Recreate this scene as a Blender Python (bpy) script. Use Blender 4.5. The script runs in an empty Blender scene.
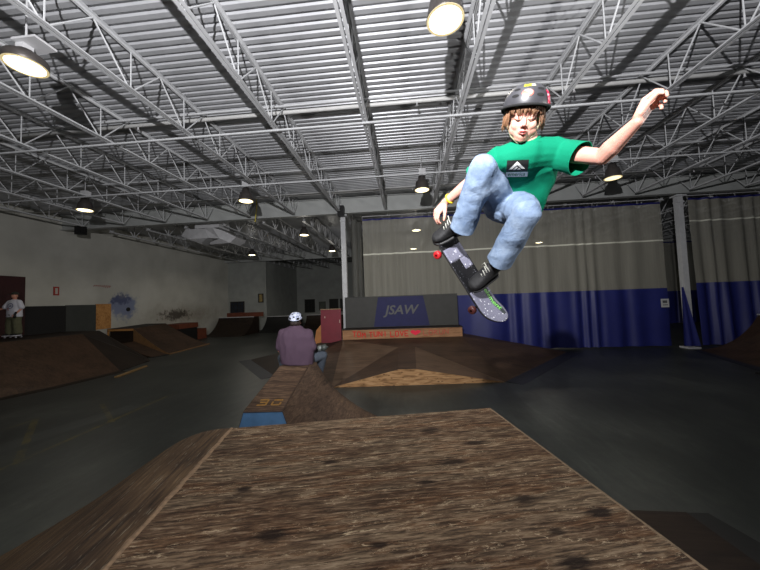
import bpy, bmesh, math, random
from mathutils import Vector, Matrix, Quaternion, noise
from mathutils.bvhtree import BVHTree
random.seed(7)
sc = bpy.context.scene
COL = sc.collection
V = Vector
# ------------------------------------------------------------------ camera
FPX, CX, CY, H = 307.0, 380.0, 285.0, 2.2
_Y = V(((406-CX)/FPX, -(299-CY)/FPX, -1)).normalized()
_Z = V((-0.04, 1, 0)); _Z = (_Z - _Z.dot(_Y)*_Y).normalized()
_X = _Y.cross(_Z)
RW = Matrix((_X, _Y, _Z))            # camera space -> world
CAM = V((0, 0, H))
def cdir(v): return RW @ V(v)
def ray(x, y): return RW @ V(((x-CX)/FPX, -(y-CY)/FPX, -1))
def P(x, y, d): return CAM + ray(x, y)*d          # point at distance d in front of the lens
def atZ(x, y, z): r = ray(x, y); return CAM + r*((z-H)/r.z)
def atY(x, y, Yw): r = ray(x, y); return CAM + r*(Yw/r.y)
def atX(x, y, Xw): r = ray(x, y); return CAM + r*(Xw/r.x)
cd = bpy.data.cameras.new('camera'); cam = bpy.data.objects.new('camera', cd); COL.objects.link(cam)
cam.matrix_world = Matrix.Translation(CAM) @ RW.to_4x4()
cd.sensor_fit = 'HORIZONTAL'; cd.sensor_width = 36; cd.lens = 36*FPX/760; cd.clip_start = .02; cd.clip_end = 200
sc.camera = cam
sc.view_settings.view_transform = 'Standard'; sc.view_settings.look = 'None'
sc.view_settings.gamma = 1; sc.view_settings.exposure = 0; sc.view_settings.use_curve_mapping = False

# ------------------------------------------------------------------ materials
MATS = {}
def lin(c):
    return tuple((x/12.92 if x <= .04045 else ((x+.055)/1.055)**2.4) for x in c)
def mat(name, col, rough=.6, metal=0, noise_amt=0, nscale=8, bump=0, bscale=60, stretch=(1,1,1), spec=.5, emis=None, emis_s=0):
    if name in MATS: return MATS[name]
    m = bpy.data.materials.new(name); m.use_nodes = True; nt = m.node_tree; N = nt.nodes; L = nt.links
    b = N['Principled BSDF']; b.inputs['Roughness'].default_value = rough; b.inputs['Metallic'].default_value = metal
    b.inputs['Specular IOR Level'].default_value = spec
    c = lin(col)
    tc = N.new('ShaderNodeTexCoord'); mp = N.new('ShaderNodeMapping'); mp.inputs['Scale'].default_value = stretch
    L.new(tc.outputs['Object'], mp.inputs['Vector'])
    nz = N.new('ShaderNodeTexNoise'); nz.inputs['Scale'].default_value = nscale; nz.inputs['Detail'].default_value = 5
    L.new(mp.outputs['Vector'], nz.inputs['Vector'])
    rp = N.new('ShaderNodeValToRGB'); rp.color_ramp.elements[0].position = .3; rp.color_ramp.elements[1].position = .7
    a = max(0, 1-noise_amt); z = 1+noise_amt*.6
    rp.color_ramp.elements[0].color = (c[0]*a, c[1]*a, c[2]*a, 1)
    rp.color_ramp.elements[1].color = (min(1,c[0]*z), min(1,c[1]*z), min(1,c[2]*z), 1)
    L.new(nz.outputs['Fac'], rp.inputs['Fac']); L.new(rp.outputs['Color'], b.inputs['Base Color'])
    if bump:
        n2 = N.new('ShaderNodeTexNoise'); n2.inputs['Scale'].default_value = bscale; n2.inputs['Detail'].default_value = 4
        L.new(mp.outputs['Vector'], n2.inputs['Vector'])
        bp = N.new('ShaderNodeBump'); bp.inputs['Strength'].default_value = bump; bp.inputs['Distance'].default_value = .01
        L.new(n2.outputs['Fac'], bp.inputs['Height']); L.new(bp.outputs['Normal'], b.inputs['Normal'])
    if emis:
        b.inputs['Emission Color'].default_value = (*lin(emis), 1); b.inputs['Emission Strength'].default_value = emis_s
    MATS[name] = m
    return m

class NT:
    """small node-building helper"""
    def __init__(s, name):
        s.m = bpy.data.materials.new(name); s.m.use_nodes = True; s.t = s.m.node_tree; s.N = s.t.nodes; s.L = s.t.links
        s.b = s.N['Principled BSDF']; MATS[name] = s.m
        s.tc = s.N.new('ShaderNodeTexCoord')
    def link(s, a, b): s.L.new(a, b)
    def mapping(s, scale=(1,1,1), loc=(0,0,0), rot=(0,0,0)):
        m = s.N.new('ShaderNodeMapping'); m.inputs['Scale'].default_value = scale; m.inputs['Location'].default_value = loc; m.inputs['Rotation'].default_value = rot
        s.link(s.tc.outputs['Object'], m.inputs['Vector']); return m.outputs['Vector']
    def noise(s, vec, scale, detail=5, dist=0, rough=.5):
        n = s.N.new('ShaderNodeTexNoise'); n.inputs['Scale'].default_value = scale; n.inputs['Detail'].default_value = detail
        n.inputs['Distortion'].default_value = dist; n.inputs['Roughness'].default_value = rough; s.link(vec, n.inputs['Vector']); return n.outputs['Fac']
    def ramp(s, fac, stops):
        r = s.N.new('ShaderNodeValToRGB'); e = r.color_ramp.elements
        while len(e) < len(stops): e.new(.5)
        for i, (p, c) in enumerate(stops):
            e[i].position = p; e[i].color = (*(lin(c) if len(c) == 3 else c[:3]), 1)
        s.link(fac, r.inputs['Fac']); return r.outputs['Color']
    def gray(s, fac, a, b):
        r = s.N.new('ShaderNodeMapRange'); r.clamp = True; r.inputs['From Min'].default_value = a; r.inputs['From Max'].default_value = b
        s.link(fac, r.inputs['Value']); return r.outputs['Result']
    def mix(s, fac, a, b, mode='MIX'):
        m = s.N.new('ShaderNodeMix'); m.data_type = 'RGBA'; m.blend_type = mode
        if isinstance(fac, (int, float)): m.inputs[0].default_value = fac
        else: s.link(fac, m.inputs[0])
        for k, x in ((6, a), (7, b)):
            if isinstance(x, tuple): m.inputs[k].default_value = (*lin(x), 1)
            else: s.link(x, m.inputs[k])
        return m.outputs[2]
    def math(s, op, a, b=0.0):
        m = s.N.new('ShaderNodeMath'); m.operation = op
        for k, x in ((0, a), (1, b)):
            if isinstance(x, (int, float)): m.inputs[k].default_value = x
            else: s.link(x, m.inputs[k])
        return m.outputs[0]
    def sep(s, vec):
        n = s.N.new('ShaderNodeSeparateXYZ'); s.link(vec, n.inputs[0]); return n.outputs
    def bump(s, h, strength, dist=.01):
        n = s.N.new('ShaderNodeBump'); n.inputs['Strength'].default_value = strength; n.inputs['Distance'].default_value = dist
        s.link(h, n.inputs['Height']); s.link(n.outputs['Normal'], s.b.inputs['Normal'])
    def out(s, col, rough=.7, spec=.3):
        s.link(col, s.b.inputs['Base Color']); s.b.inputs['Roughness'].default_value = rough; s.b.inputs['Specular IOR Level'].default_value = spec
        return s.m

def wood_mat(name, stops, along='X', knots=True, gs=1.0, bump=.5, rough=.75, scratch=.0):
    w = NT(name)
    st = (1.2*gs, 16*gs, 16*gs) if along == 'X' else (16*gs, 1.2*gs, 16*gs)
    v = w.mapping(st)
    g1 = w.noise(v, 1.3, 8, 1.2, .62)
    v2 = w.mapping((st[0]*4, st[1]*4, st[2]*4)); g2 = w.noise(v2, 1.2, 6, .5, .7)
    big = w.noise(w.mapping((1,1,1)), 1.7, 4)
    f = w.math('ADD', w.math('MULTIPLY', g1, .62), w.math('MULTIPLY', g2, .38))
    f = w.math('ADD', f, w.math('MULTIPLY', w.math('SUBTRACT', big, .5), .35))
    c = w.ramp(f, stops)
    if knots:
        vo = w.N.new('ShaderNodeTexVoronoi'); vo.inputs['Scale'].default_value = 1.0
        w.link(w.mapping((1.9, 3.4, 3) if along == 'X' else (3.4, 1.9, 3)), vo.inputs['Vector'])
        k = w.gray(w.math('ADD', vo.outputs['Distance'], w.math('MULTIPLY', g1, .16)), .235, .135)
        c = w.mix(w.math('MULTIPLY', k, .75), c, (.16, .10, .07))
    if scratch:
        s2 = w.noise(w.mapping((60, 5, 5), rot=(0, 0, .5)), 1.5, 3, 0, .6)
        c = w.mix(w.math('MULTIPLY', w.gray(s2, .62, .68), scratch), c, (.62, .60, .54))
    w.bump(f, bump, .012)
    return w.out(c, rough, .25)

w = NT('weathered_plywood')
_A = V((-1.57, 2.64)); _c, _s = math.cos(math.atan2(.193, .981)), math.sin(math.atan2(.193, .981))
def tolocal(p): dx, dy = p.x-_A.x, p.y-_A.y; return (_c*dx+_s*dy, -_s*dx+_c*dy)
sp_ = w.sep(w.mapping())
fleck = w.noise(w.mapping((7, 60, 60)), 1.0, 8, .3, .72); fleck2 = w.noise(w.mapping((14, 34, 34)), 1.0, 5, .4, .7)
pt = w.noise(w.mapping((.9, 5.2, 4)), 1.25, 6, .5, .58); pt2 = w.noise(w.mapping((1.4, 9, 4), loc=(3,5,0)), 1.4, 6, .4, .6); big = w.noise(w.mapping((1,1,1)), .9, 3)
c = w.mix(w.gray(pt, .42, .60), (.29,.215,.155), (.47,.405,.325))
c = w.mix(w.math('MULTIPLY', w.gray(pt2, .50, .60), .65), c, (.40,.27,.165))
c = w.mix(w.math('MULTIPLY', w.gray(big, .35, .65), .35), c, (.52,.40,.30))
c = w.mix(w.math('MULTIPLY', w.gray(fleck, .54, .40), .80), c, (.13,.085,.06))
c = w.mix(w.math('MULTIPLY', w.gray(fleck, .53, .68), .70), c, (.68,.60,.50))
c = w.mix(w.math('MULTIPLY', w.gray(fleck2, .58, .72), .45), c, (.62,.54,.45))
for src, th, wd_ in ((pt, .53, .008), (pt2, .555, .007)):     # raised veneer edges
    e_ = w.math('MULTIPLY', w.math('GREATER_THAN', src, th), w.math('LESS_THAN', src, th+wd_))
    c = w.mix(w.math('MULTIPLY', e_, w.math('MULTIPLY', w.gray(fleck2, .42, .62), .85)), c, (.78,.70,.58))
tot = None
for px_, py_, rx_, ry_ in ((453,462,.085,.032),(522,499,.06,.03),(557,532,.04,.02),(430,430,.09,.035),(475,443,.09,.035),(427,482,.05,.02),(575,562,.06,.04),(272,535,.07,.035),(243,490,.045,.025),(600,512,.06,.035),(330,462,.05,.02),(380,545,.04,.018)):
    kx, ky = tolocal(atZ(px_, py_, 1.12))
    q = w.math('ADD', w.math('POWER', w.math('DIVIDE', w.math('SUBTRACT', sp_[0], kx), rx_), 2), w.math('POWER', w.math('DIVIDE', w.math('SUBTRACT', sp_[1], ky), ry_), 2))
    q = w.gray(w.math('ADD', w.math('SQRT', q), w.math('MULTIPLY', w.math('SUBTRACT', fleck, .5), 2.0)), 1.45, .6)
    tot = q if tot is None else w.math('MAXIMUM', tot, q)
c = w.mix(w.math('MULTIPLY', tot, .88), c, (.11,.065,.045))
w.bump(w.math('ADD', w.math('MULTIPLY', fleck, .6), w.math('MULTIPLY', w.gray(pt, .5, .56), .4)), .8, .012); M_deck = w.out(c, .8, .2)
M_bankl = wood_mat('worn_plywood_bank', [(.36, (.12,.085,.055)), (.48, (.27,.205,.145)), (.60, (.38,.30,.215)), (.72, (.50,.42,.32))], 'Y', False, .8, .6, .75, .5)
M_ledge = wood_mat('dark_worn_plywood', [(.36, (.15,.11,.085)), (.5, (.28,.215,.165)), (.62, (.40,.32,.25)), (.74, (.58,.50,.41))], 'X', False, 1.2, .5)
M_ledgeR = wood_mat('brown_plywood_side', [(.36, (.17,.13,.10)), (.5, (.27,.21,.165)), (.64, (.34,.27,.21)), (.74, (.44,.36,.28))], 'Y', False, 1.0, .4)
M_brown = wood_mat('brown_ramp_sheet', [(.36, (.20,.15,.115)), (.5, (.27,.205,.16)), (.66, (.33,.25,.195)), (.75, (.38,.30,.235))], 'X', False, .5, .25, .6)
M_brownB = wood_mat('tan_ramp_sheet', [(.36, (.29,.225,.175)), (.5, (.37,.295,.235)), (.66, (.42,.34,.275)), (.75, (.46,.38,.31))], 'X', False, .5, .25, .6)
M_dkwood = wood_mat('dark_ramp_sheet', [(.36, (.11,.085,.07)), (.5, (.155,.12,.095)), (.66, (.19,.15,.12)), (.75, (.22,.175,.145))], 'X', False, .5, .25, .6)
M_ply = wood_mat('bare_plywood', [(.34, (.50,.32,.16)), (.5, (.74,.53,.31)), (.66, (.84,.64,.40)), (.75, (.88,.70,.46))], 'X', False, .6, .3)

w = NT('funbox_plywood_side'); v = w.mapping((1.5, 1.5, 10)); g = w.noise(v, 2, 6, .8)
c = w.ramp(g, [(.35, (.46,.34,.22)), (.5, (.62,.475,.32)), (.7, (.72,.58,.42))])
vo = w.N.new('ShaderNodeTexVoronoi'); vo.inputs['Scale'].default_value = 1; w.link(w.mapping((6, 6, 14)), vo.inputs['Vector'])
c = w.mix(w.math('MULTIPLY', w.gray(w.math('ADD', vo.outputs['Distance'], w.math('MULTIPLY', w.noise(w.mapping(), 9), .3)), .36, .26), .8), c, (.28, .17, .08))
M_spot = w.out(c, .7)

w = NT('worn_concrete'); n1 = w.noise(w.mapping(), .55, 6, .6, .6); n2 = w.noise(w.mapping(), 6, 8, 0, .7); n3 = w.noise(w.mapping((2,.35,1), rot=(0,0,.9)), 2.5, 6, 1.5, .6)
f = w.math('ADD', w.math('MULTIPLY', n1, .5), w.math('ADD', w.math('MULTIPLY', n2, .2), w.math('MULTIPLY', n3, .3)))
c = w.ramp(f, [(.36, (.11,.125,.12)), (.5, (.175,.19,.18)), (.58, (.225,.24,.225)), (.68, (.31,.32,.30))])
# worn yellow floor lines with gaps
sx = w.sep(w.mapping())
def line(ax, ay, bx, by, wd):
    dx, dy = bx-ax, by-ay; L = math.hypot(dx, dy); dx /= L; dy /= L
    al = w.math('ADD', w.math('MULTIPLY', w.math('SUBTRACT', sx[0], ax), dx), w.math('MULTIPLY', w.math('SUBTRACT', sx[1], ay), dy))
    ac = w.math('ABSOLUTE', w.math('ADD', w.math('MULTIPLY', w.math('SUBTRACT', sx[0], ax), -dy), w.math('MULTIPLY', w.math('SUBTRACT', sx[1], ay), dx)))
    i = w.math('MULTIPLY', w.math('LESS_THAN', ac, wd/2), w.math('MULTIPLY', w.math('GREATER_THAN', al, 0), w.math('LESS_THAN', al, L)))
    return i
tot = None
a1 = atZ(0, 470, 0); b1 = atZ(172, 394, 0); a2 = atZ(18, 461, 0); b2 = atZ(36, 418, 0); a3 = atZ(112, 422, 0); b3 = atZ(102, 404, 0); a4 = atZ(0, 431, 0); b4 = atZ(40, 418, 0)
for a, b, wd in ((a1,b1,.09), (a2,b2,.1), (a3,b3,.09), (a4,b4,.07)):
    k = line(a.x, a.y, b.x, b.y, wd); tot = k if tot is None else w.math('MAXIMUM', tot, k)
k = line(a1.x-1.2, a1.y-.55, b1.x-.2, b1.y-.9, .45); c = w.mix(w.math('MULTIPLY', k, .16), c, (.36,.38,.37))
wear = w.gray(w.noise(w.mapping(), 4, 5, 0, .7), .40, .62)
c = w.mix(w.math('MULTIPLY', tot, w.math('MULTIPLY', wear, .6)), c, (.42,.37,.12))
w.bump(n2, .15, .004)
M_floor = w.out(c, .42, .45)

w = NT('painted_block_wall'); n = w.noise(w.mapping(), .8, 4); c = w.ramp(n, [(.3, (.70,.695,.66)), (.7, (.78,.775,.74))])
s_ = w.sep(w.mapping())
def blob(cy, cz, ry, rz, fr, a0, a1):
    q = w.math('ADD', w.math('POWER', w.math('DIVIDE', w.math('SUBTRACT', s_[1], cy), ry), 2), w.math('POWER', w.math('DIVIDE', w.math('SUBTRACT', s_[2], cz), rz), 2))
    q = w.math('SUBTRACT', 1.0, w.math('SQRT', q)); nn = w.noise(w.mapping(), fr, 6, 0, .7)
    return w.gray(w.math('ADD', q, w.math('MULTIPLY', w.math('SUBTRACT', nn, .5), 1.8)), a0, a1)
c = w.mix(w.math('MULTIPLY', blob(20.5, 1.6, 5.5, 1.1, 1.6, .15, 1.0), .55), c, (.42,.34,.25))
c = w.mix(w.math('MULTIPLY', blob(19.3, 1.7, 2.6, .7, 3.2, .45, .75), .8), c, (.20,.17,.14))
c = w.mix(w.math('MULTIPLY', blob(15.5, 2.35, 1.25, .95, 2.0, .25, .6), .8), c, (.42,.47,.62))
c = w.mix(w.math('MULTIPLY', blob(15.3, 2.75, .9, .45, 4, .3, .6), .7), c, (.26,.28,.42))
M_wall = w.out(c, .85, .2)
M_wall2 = mat('grey_far_wall', (.60,.61,.59), .85, 0, .12, 1.5)
M_white = mat('white_painted_steel', (.74,.745,.75), .45, 0, .08, 6)
M_roof = mat('painted_roof_deck', (.70,.705,.715), .42, .25, .10, 3)
M_girder = mat('grey_painted_girder', (.66,.67,.66), .5, 0, .12, 2)
M_pipe = mat('white_painted_pipe', (.80,.80,.79), .4, 0, .06, 8)
M_galv = mat('galvanised_sheet', (.74,.74,.745), .5, .0, .12, 5)
M_lampbody = mat('dark_grey_lamp_housing', (.33,.31,.30), .4, .5, .15, 10)
M_lens = mat('glowing_lamp_lens', (1,.95,.82), .4, emis=(1,.93,.74), emis_s=5.0)
M_lensd = mat('dim_glowing_lamp_lens', (1,.95,.82), .4, emis=(1,.93,.74), emis_s=1.6)
M_reflect = mat('lamp_reflector', (.9,.86,.72), .25, .6, .05, 10, emis=(1,.9,.65), emis_s=.5)
M_black = mat('matte_black', (.07,.07,.07), .6, 0, .2, 10)
M_blackpad = mat('black_wall_board', (.085,.08,.085), .75, 0, .15, 3)
M_greypad = mat('dark_grey_wall_board', (.24,.25,.24), .75, 0, .12, 3)
M_maroon = mat('maroon_wall_board', (.22,.085,.09), .7, 0, .2, 3)
M_maroonb = mat('maroon_painted_board', (.44,.12,.17), .6, 0, .15, 5)
M_bluefab = mat('blue_vinyl', (.135,.16,.42), .5, 0, .12, 2, .15, 6, spec=.5)
M_bluedk = mat('dark_blue_vinyl', (.08,.09,.38), .5, 0, .12, 3)
M_bluepaint = mat('blue_painted_board', (.28,.42,.56), .55, 0, .15, 8)
M_banner = mat('dark_grey_banner', (.235,.235,.225), .7, 0, .12, 4)
M_bannerb = mat('navy_banner', (.10,.11,.30), .7, 0, .12, 4)
M_bannert = mat('grey_banner_letters', (.36,.36,.36), .7)
M_redpaint = mat('red_marker', (.80,.20,.14), .7, 0, .2, 30)
M_pink = mat('pink_red_paint', (.90,.12,.25), .7)
M_yell = mat('worn_yellow_paint', (.50,.36,.12), .7, 0, .3, 30)
M_edge = mat('navy_black_edge_strip', (.10,.11,.15), .55, 0, .2, 6)
M_orange = mat('orange_brown_board', (.40,.20,.12), .7, 0, .2, 4)
M_lightwood = mat('light_chipped_wood', (.54,.44,.34), .8, 0, .35, 40)

w = NT('grey_net_mesh')
tr = w.N.new('ShaderNodeBsdfTransparent'); mx = w.N.new('ShaderNodeMixShader'); n = w.noise(w.mapping((14, 14, .6)), 1.0, 4)
w.link(w.gray(n, .2, .8), mx.inputs[0])
mr = w.N.new('ShaderNodeMapRange'); mr.inputs['To Min'].default_value = .40; mr.inputs['To Max'].default_value = .62; w.link(n, mr.inputs['Value']); w.link(mr.outputs[0], mx.inputs[0])
w.link(tr.outputs[0], mx.inputs[1]); w.link(w.b.outputs[0], mx.inputs[2]); w.link(mx.outputs[0], w.N['Material Output'].inputs['Surface'])
w.b.inputs['Base Color'].default_value = (*lin((.66,.65,.60)), 1); w.b.inputs['Roughness'].default_value = .8
M_net = w.m

# ------------------------------------------------------------------ mesh helpers
class MB:
    def __init__(s): s.v = []; s.f = []
    def add(s, vs, fs):
        o = len(s.v); s.v += [V(p) for p in vs]; s.f += [tuple(i+o for i in f) for f in fs]; return s
    def box(s, c, d, M=None):
        c = V(c); x, y, z = d[0]/2, d[1]/2, d[2]/2
        vs = [V((i*x, j*y, k*z)) for k in (-1,1) for j in (-1,1) for i in (-1,1)]
        if M is not None: vs = [M @ p for p in vs]
        return s.add([c+p for p in vs], [(0,2,3,1),(4,5,7,6),(0,1,5,4),(2,6,7,3),(0,4,6,2),(1,3,7,5)])
    def bar(s, a, b, w, h, up=(0,0,1)):
        a, b = V(a), V(b); y = (b-a); L = y.length; y.normalize(); x = y.cross(V(up))
        if x.length < 1e-4: x = y.cross(V((1,0,0)))
        x.normalize(); z = x.cross(y)
        return s.box((a+b)/2, (w, L, h), Matrix((x, y, z)).transposed())
    def tube(s, pts, r, n=8, caps=True):
        pts = [V(p) for p in pts]; k = len(pts); rr = r if isinstance(r, (list, tuple)) else [r]*k
        vs = []; prev = None
        for i, p in enumerate(pts):
            t = (pts[min(i+1, k-1)] - pts[max(i-1, 0)]).normalized()
            if prev is None:
                a = t.cross(V((0,0,1)));
                if a.length < 1e-3: a = t.cross(V((1,0,0)))
            else: a = prev - t*prev.dot(t)
            a.normalize(); prev = a; b = t.cross(a)
            for j in range(n):
                q = 2*math.pi*j/n; vs.append(p + (a*math.cos(q) + b*math.sin(q))*rr[i])
        fs = [(i*n+j, i*n+(j+1) % n, (i+1)*n+(j+1) % n, (i+1)*n+j) for i in range(k-1) for j in range(n)]
        if caps: fs += [tuple(range(n))[::-1], tuple((k-1)*n+j for j in range(n))]
        return s.add(vs, fs)
    def loft(s, rings, n=20, p=2.0):
        """rings: (centre, halfaxis A, halfaxis B); closed ends"""
        vs = []
        for c, A, B in rings:
            c, A, B = V(c), V(A), V(B)
            for j in range(n):
                q = 2*math.pi*j/n; cx, sy = math.cos(q), math.sin(q)
                if p != 2: cx = math.copysign(abs(cx)**(2/p), cx); sy = math.copysign(abs(sy)**(2/p), sy)
                vs.append(c + A*cx + B*sy)
        k = len(rings)
        fs = [(i*n+j, i*n+(j+1) % n, (i+1)*n+(j+1) % n, (i+1)*n+j) for i in range(k-1) for j in range(n)]
        fs += [tuple(range(n))[::-1], tuple((k-1)*n+j for j in range(n))]
        return s.add(vs, fs)
    def cap(s, a, ra, b, rb, n=14):
        """tapered capsule"""
        a, b = V(a), V(b); d = b-a; L = d.length
        d = d.normalized() if L > 1e-6 else V((0,0,1))
        pts, rs = [], []
        for i in range(5):
            t = math.pi/2*(1-i/5); pts.append(a - d*ra*math.sin(t)); rs.append(max(ra*math.cos(t), ra*.03))
        pts.append(a); rs.append(ra); pts.append(b); rs.append(rb)
        for i in range(1, 6):
            t = math.pi/2*i/5; pts.append(b + d*rb*math.sin(t)); rs.append(max(rb*math.cos(t), rb*.03))
        return s.tube(pts, rs, n)
    def ell(s, c, A, B, C_, n=16):
        c, A, B, C_ = V(c), V(A), V(B), V(C_)
        rings = []
        for i in range(n//2+1):
            t = math.pi*i/(n//2); q = max(math.sin(t), .02); rings.append((c + C_*math.cos(t), A*q, B*q))
        return s.loft(rings, n)
    def lathe(s, prof, c=(0,0,0), n=24, M=None, closed=False):
        c = V(c); vs = []
        for r, z in prof:
            for j in range(n):
                q = 2*math.pi*j/n; p = V((r*math.cos(q), r*math.sin(q), z))
                vs.append(c + (M @ p if M is not None else p))
        k = len(prof); fs = [(i*n+j, i*n+(j+1) % n, (i+1)*n+(j+1) % n, (i+1)*n+j) for i in range(k-1) for j in range(n)]
        if prof[0][0] > .0005 and not closed: fs.append(tuple(range(n))[::-1])
        if prof[-1][0] > .0005 and not closed: fs.append(tuple((k-1)*n+j for j in range(n)))
        return s.add(vs, fs)
    def prism(s, poly, d):
        """poly: list of 3d points; extruded by vector d"""
        n = len(poly); d = V(d); a = [V(p) for p in poly]
        return s.add(a + [p+d for p in a], [tuple(range(n))[::-1], tuple(range(n, 2*n))] + [(i, (i+1) % n, (i+1) % n+n, i+n) for i in range(n)])
    def mesh(s, name, fix=True):
        me = bpy.data.meshes.new(name); me.from_pydata([tuple(p) for p in s.v], [], s.f)
        if fix:
            bm = bmesh.new(); bm.from_mesh(me); bmesh.ops.recalc_face_normals(bm, faces=bm.faces); bm.to_mesh(me); bm.free()
        return me
    def build(s, name, m, parent=None, smooth=False, origin=None, fix=True):
        me = s.mesh(name, fix)
        return link(name, me, m, parent, smooth, origin)
def link(name, me, m, parent=None, smooth=False, origin=None):
    if origin is not None:
        me.transform(Matrix.Translation(-V(origin)))
    o = bpy.data.objects.new(name, me); COL.objects.link(o)
    for mm in (m if isinstance(m, (list, tuple)) else [m]): me.materials.append(mm)
    if smooth: me.polygons.foreach_set('use_smooth', [True]*len(me.polygons)); me.update()
    if origin is not None: o.location = origin
    if parent is not None:
        o.parent = parent
        if origin is None:   # vertices are world coordinates: keep them where they are
            o.matrix_parent_inverse = parent_matrix(parent).inverted()
        else:
            o.matrix_parent_inverse = parent_matrix(parent).inverted()
    return o
def parent_matrix(o):
    m = Matrix.LocRotScale(o.location, o.rotation_euler, o.scale)
    if o.parent is not None: m = parent_matrix(o.parent) @ o.matrix_parent_inverse @ m
    return m
def tag(o, label, cat, group=None):
    o['label'] = label; o['category'] = cat
    if group: o['group'] = group
    return o
def struct(o): o['kind'] = 'structure'; return o
def thing(name, label, cat, loc=(0,0,0), group=None):
    o = bpy.data.objects.new(name, None); COL.objects.link(o); o.location = loc; o.empty_display_size = .1
    return tag(o, label, cat, group)
def copy_tree(o, parent=None):
    c = o.copy(); COL.objects.link(c)
    if parent is not None: c.parent = parent
    for ch in [x for x in bpy.data.objects if x.parent == o]: copy_tree(ch, c)
    return c
def text_mesh(s, size, bold=0, shear=0):
    cu = bpy.data.curves.new('t', 'FONT'); cu.body = s; cu.size = size; cu.offset = bold; cu.shear = shear; cu.align_x = 'CENTER'; cu.align_y = 'CENTER'; cu.extrude = 0
    cu.resolution_u = 3
    o = bpy.data.objects.new('t', cu); COL.objects.link(o); dg = bpy.context.evaluated_depsgraph_get()
    me = bpy.data.meshes.new_from_object(o.evaluated_get(dg)); bpy.data.objects.remove(o); bpy.data.curves.remove(cu); return me
def remesh(mb, name, m, voxel, parent=None, smooth_it=2, disp=None, cut=None):
    me = mb.mesh(name+'_src'); o = bpy.data.objects.new('tmp', me); COL.objects.link(o)
    r = o.modifiers.new('r', 'REMESH'); r.mode = 'VOXEL'; r.voxel_size = voxel; r.use_smooth_shade = True
    if smooth_it:
        k = o.modifiers.new('s', 'SMOOTH'); k.factor = .5; k.iterations = smooth_it
    dg = bpy.context.evaluated_depsgraph_get(); dg.update()
    out = bpy.data.meshes.new_from_object(o.evaluated_get(dg)); bpy.data.objects.remove(o); bpy.data.meshes.remove(me)
    if disp:
        nn = [v.normal.copy() for v in out.vertices]
        for v, q in zip(out.vertices, nn): v.co += q*disp(v.co)
    if cut:
        bm = bmesh.new(); bm.from_mesh(out); kill = []
        for (c, d, rad) in cut:
            c = V(c); d = V(d).normalized()
            fs = [f for f in bm.faces if (f.calc_center_median()-c).length < rad]
            es = {e for f in fs for e in f.edges}; vs = {v for f in fs for v in f.verts}
            bmesh.ops.bisect_plane(bm, geom=fs+list(es)+list(vs), plane_co=c-d*.010, plane_no=d, clear_outer=True)
        bm.to_mesh(out); bm.free()
    out.name = name
    out.materials.clear()
    return link(name, out, m, parent, True)
def decal(name, polys_mesh, origin, U, Vv, D, target, m, parent, off=.0015, sub=.01):
    """projects a flat mesh (x,y) onto the target surface along D"""
    bm = bmesh.new(); bm.from_mesh(polys_mesh); bmesh.ops.triangulate(bm, faces=bm.faces)
    for _ in range(4):
        es = [e for e in bm.edges if e.calc_length() > sub]
        if not es: break
        bmesh.ops.subdivide_edges(bm, edges=es, cuts=1); bmesh.ops.triangulate(bm, faces=bm.faces)
    bv = BVHTree.FromPolygons([tuple(v.co) for v in target.data.vertices], [tuple(p.vertices) for p in target.data.polygons])
    for v in bm.verts:
        p = V(origin) + V(U)*v.co.x + V(Vv)*v.co.y
        h = bv.ray_cast(p - V(D)*.3, V(D))
        v.co = (h[0] - V(D)*off) if h[0] is not None else p
    me = bpy.data.meshes.new(name); bm.to_mesh(me); bm.free()
    return link(name, me, m, parent)
def flat(polys):
    me = bpy.data.meshes.new('f'); vs = []; fs = []
    for p in polys: fs.append(tuple(range(len(vs), len(vs)+len(p)))); vs += [(x, y, 0) for x, y in p]
    me.from_pydata(vs, [], fs); return me
def rect(x0, y0, x1, y1): return [(x0,y0),(x1,y0),(x1,y1),(x0,y1)]
# ================================================================== SHELL
XL, XR, YB = -15.3, 27.0, 33.0
YC, YG = 12.45, 24.9
ZB, ZT = 5.80, 6.50
struct(MB().box(((XL+XR)/2, 16, -.1), (XR-XL+.6, 36, .2)).build('floor', M_floor))
# corrugated roof deck: ribs run along X
mb = MB(); pr = [(0,0),(.075,0),(.092,.038),(.135,.038)]; ys = []
y = -1.6
while y < YB+.2:
    for a, b in pr: ys.append((y+a, ZT+.012+b))
    y += .152
vs = []; fs = []
for yy_, zz in ys: vs += [(XL-.2, yy_, zz), (XR, yy_, zz)]
for i in range(len(ys)-1): fs.append((2*i, 2*i+1, 2*i+3, 2*i+2))
n0 = len(vs); vs += [(XL-.2, ys[0][0], ZT+.25), (XR, ys[0][0], ZT+.25), (XL-.2, ys[-1][0], ZT+.25), (XR, ys[-1][0], ZT+.25)]
fs += [(n0, n0+1, n0+3, n0+2)]
mb.add(vs, fs); struct(mb.build('ceiling', M_roof, fix=False))
struct(MB().box((XL-.1, 12, 3.25), (.2, 28, 6.5)).build('wall_left', M_wall))
struct(MB().box((-13.65, 25.5, 3.25), (3.5, .2, 6.5)).build('wall_recess', M_wall2))
struct(MB().box((-12.05, 29.3, 3.25), (.2, 7.6, 6.5)).build('wall_side', M_wall2))
struct(MB().box((7.5, YB+.1, 3.25), (39.3, .2, 6.5)).build('wall_back', M_wall2))
struct(MB().box((XR+.1, 16, 3.25), (.2, 36, 6.5)).build('wall_right', M_wall2))

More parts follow.
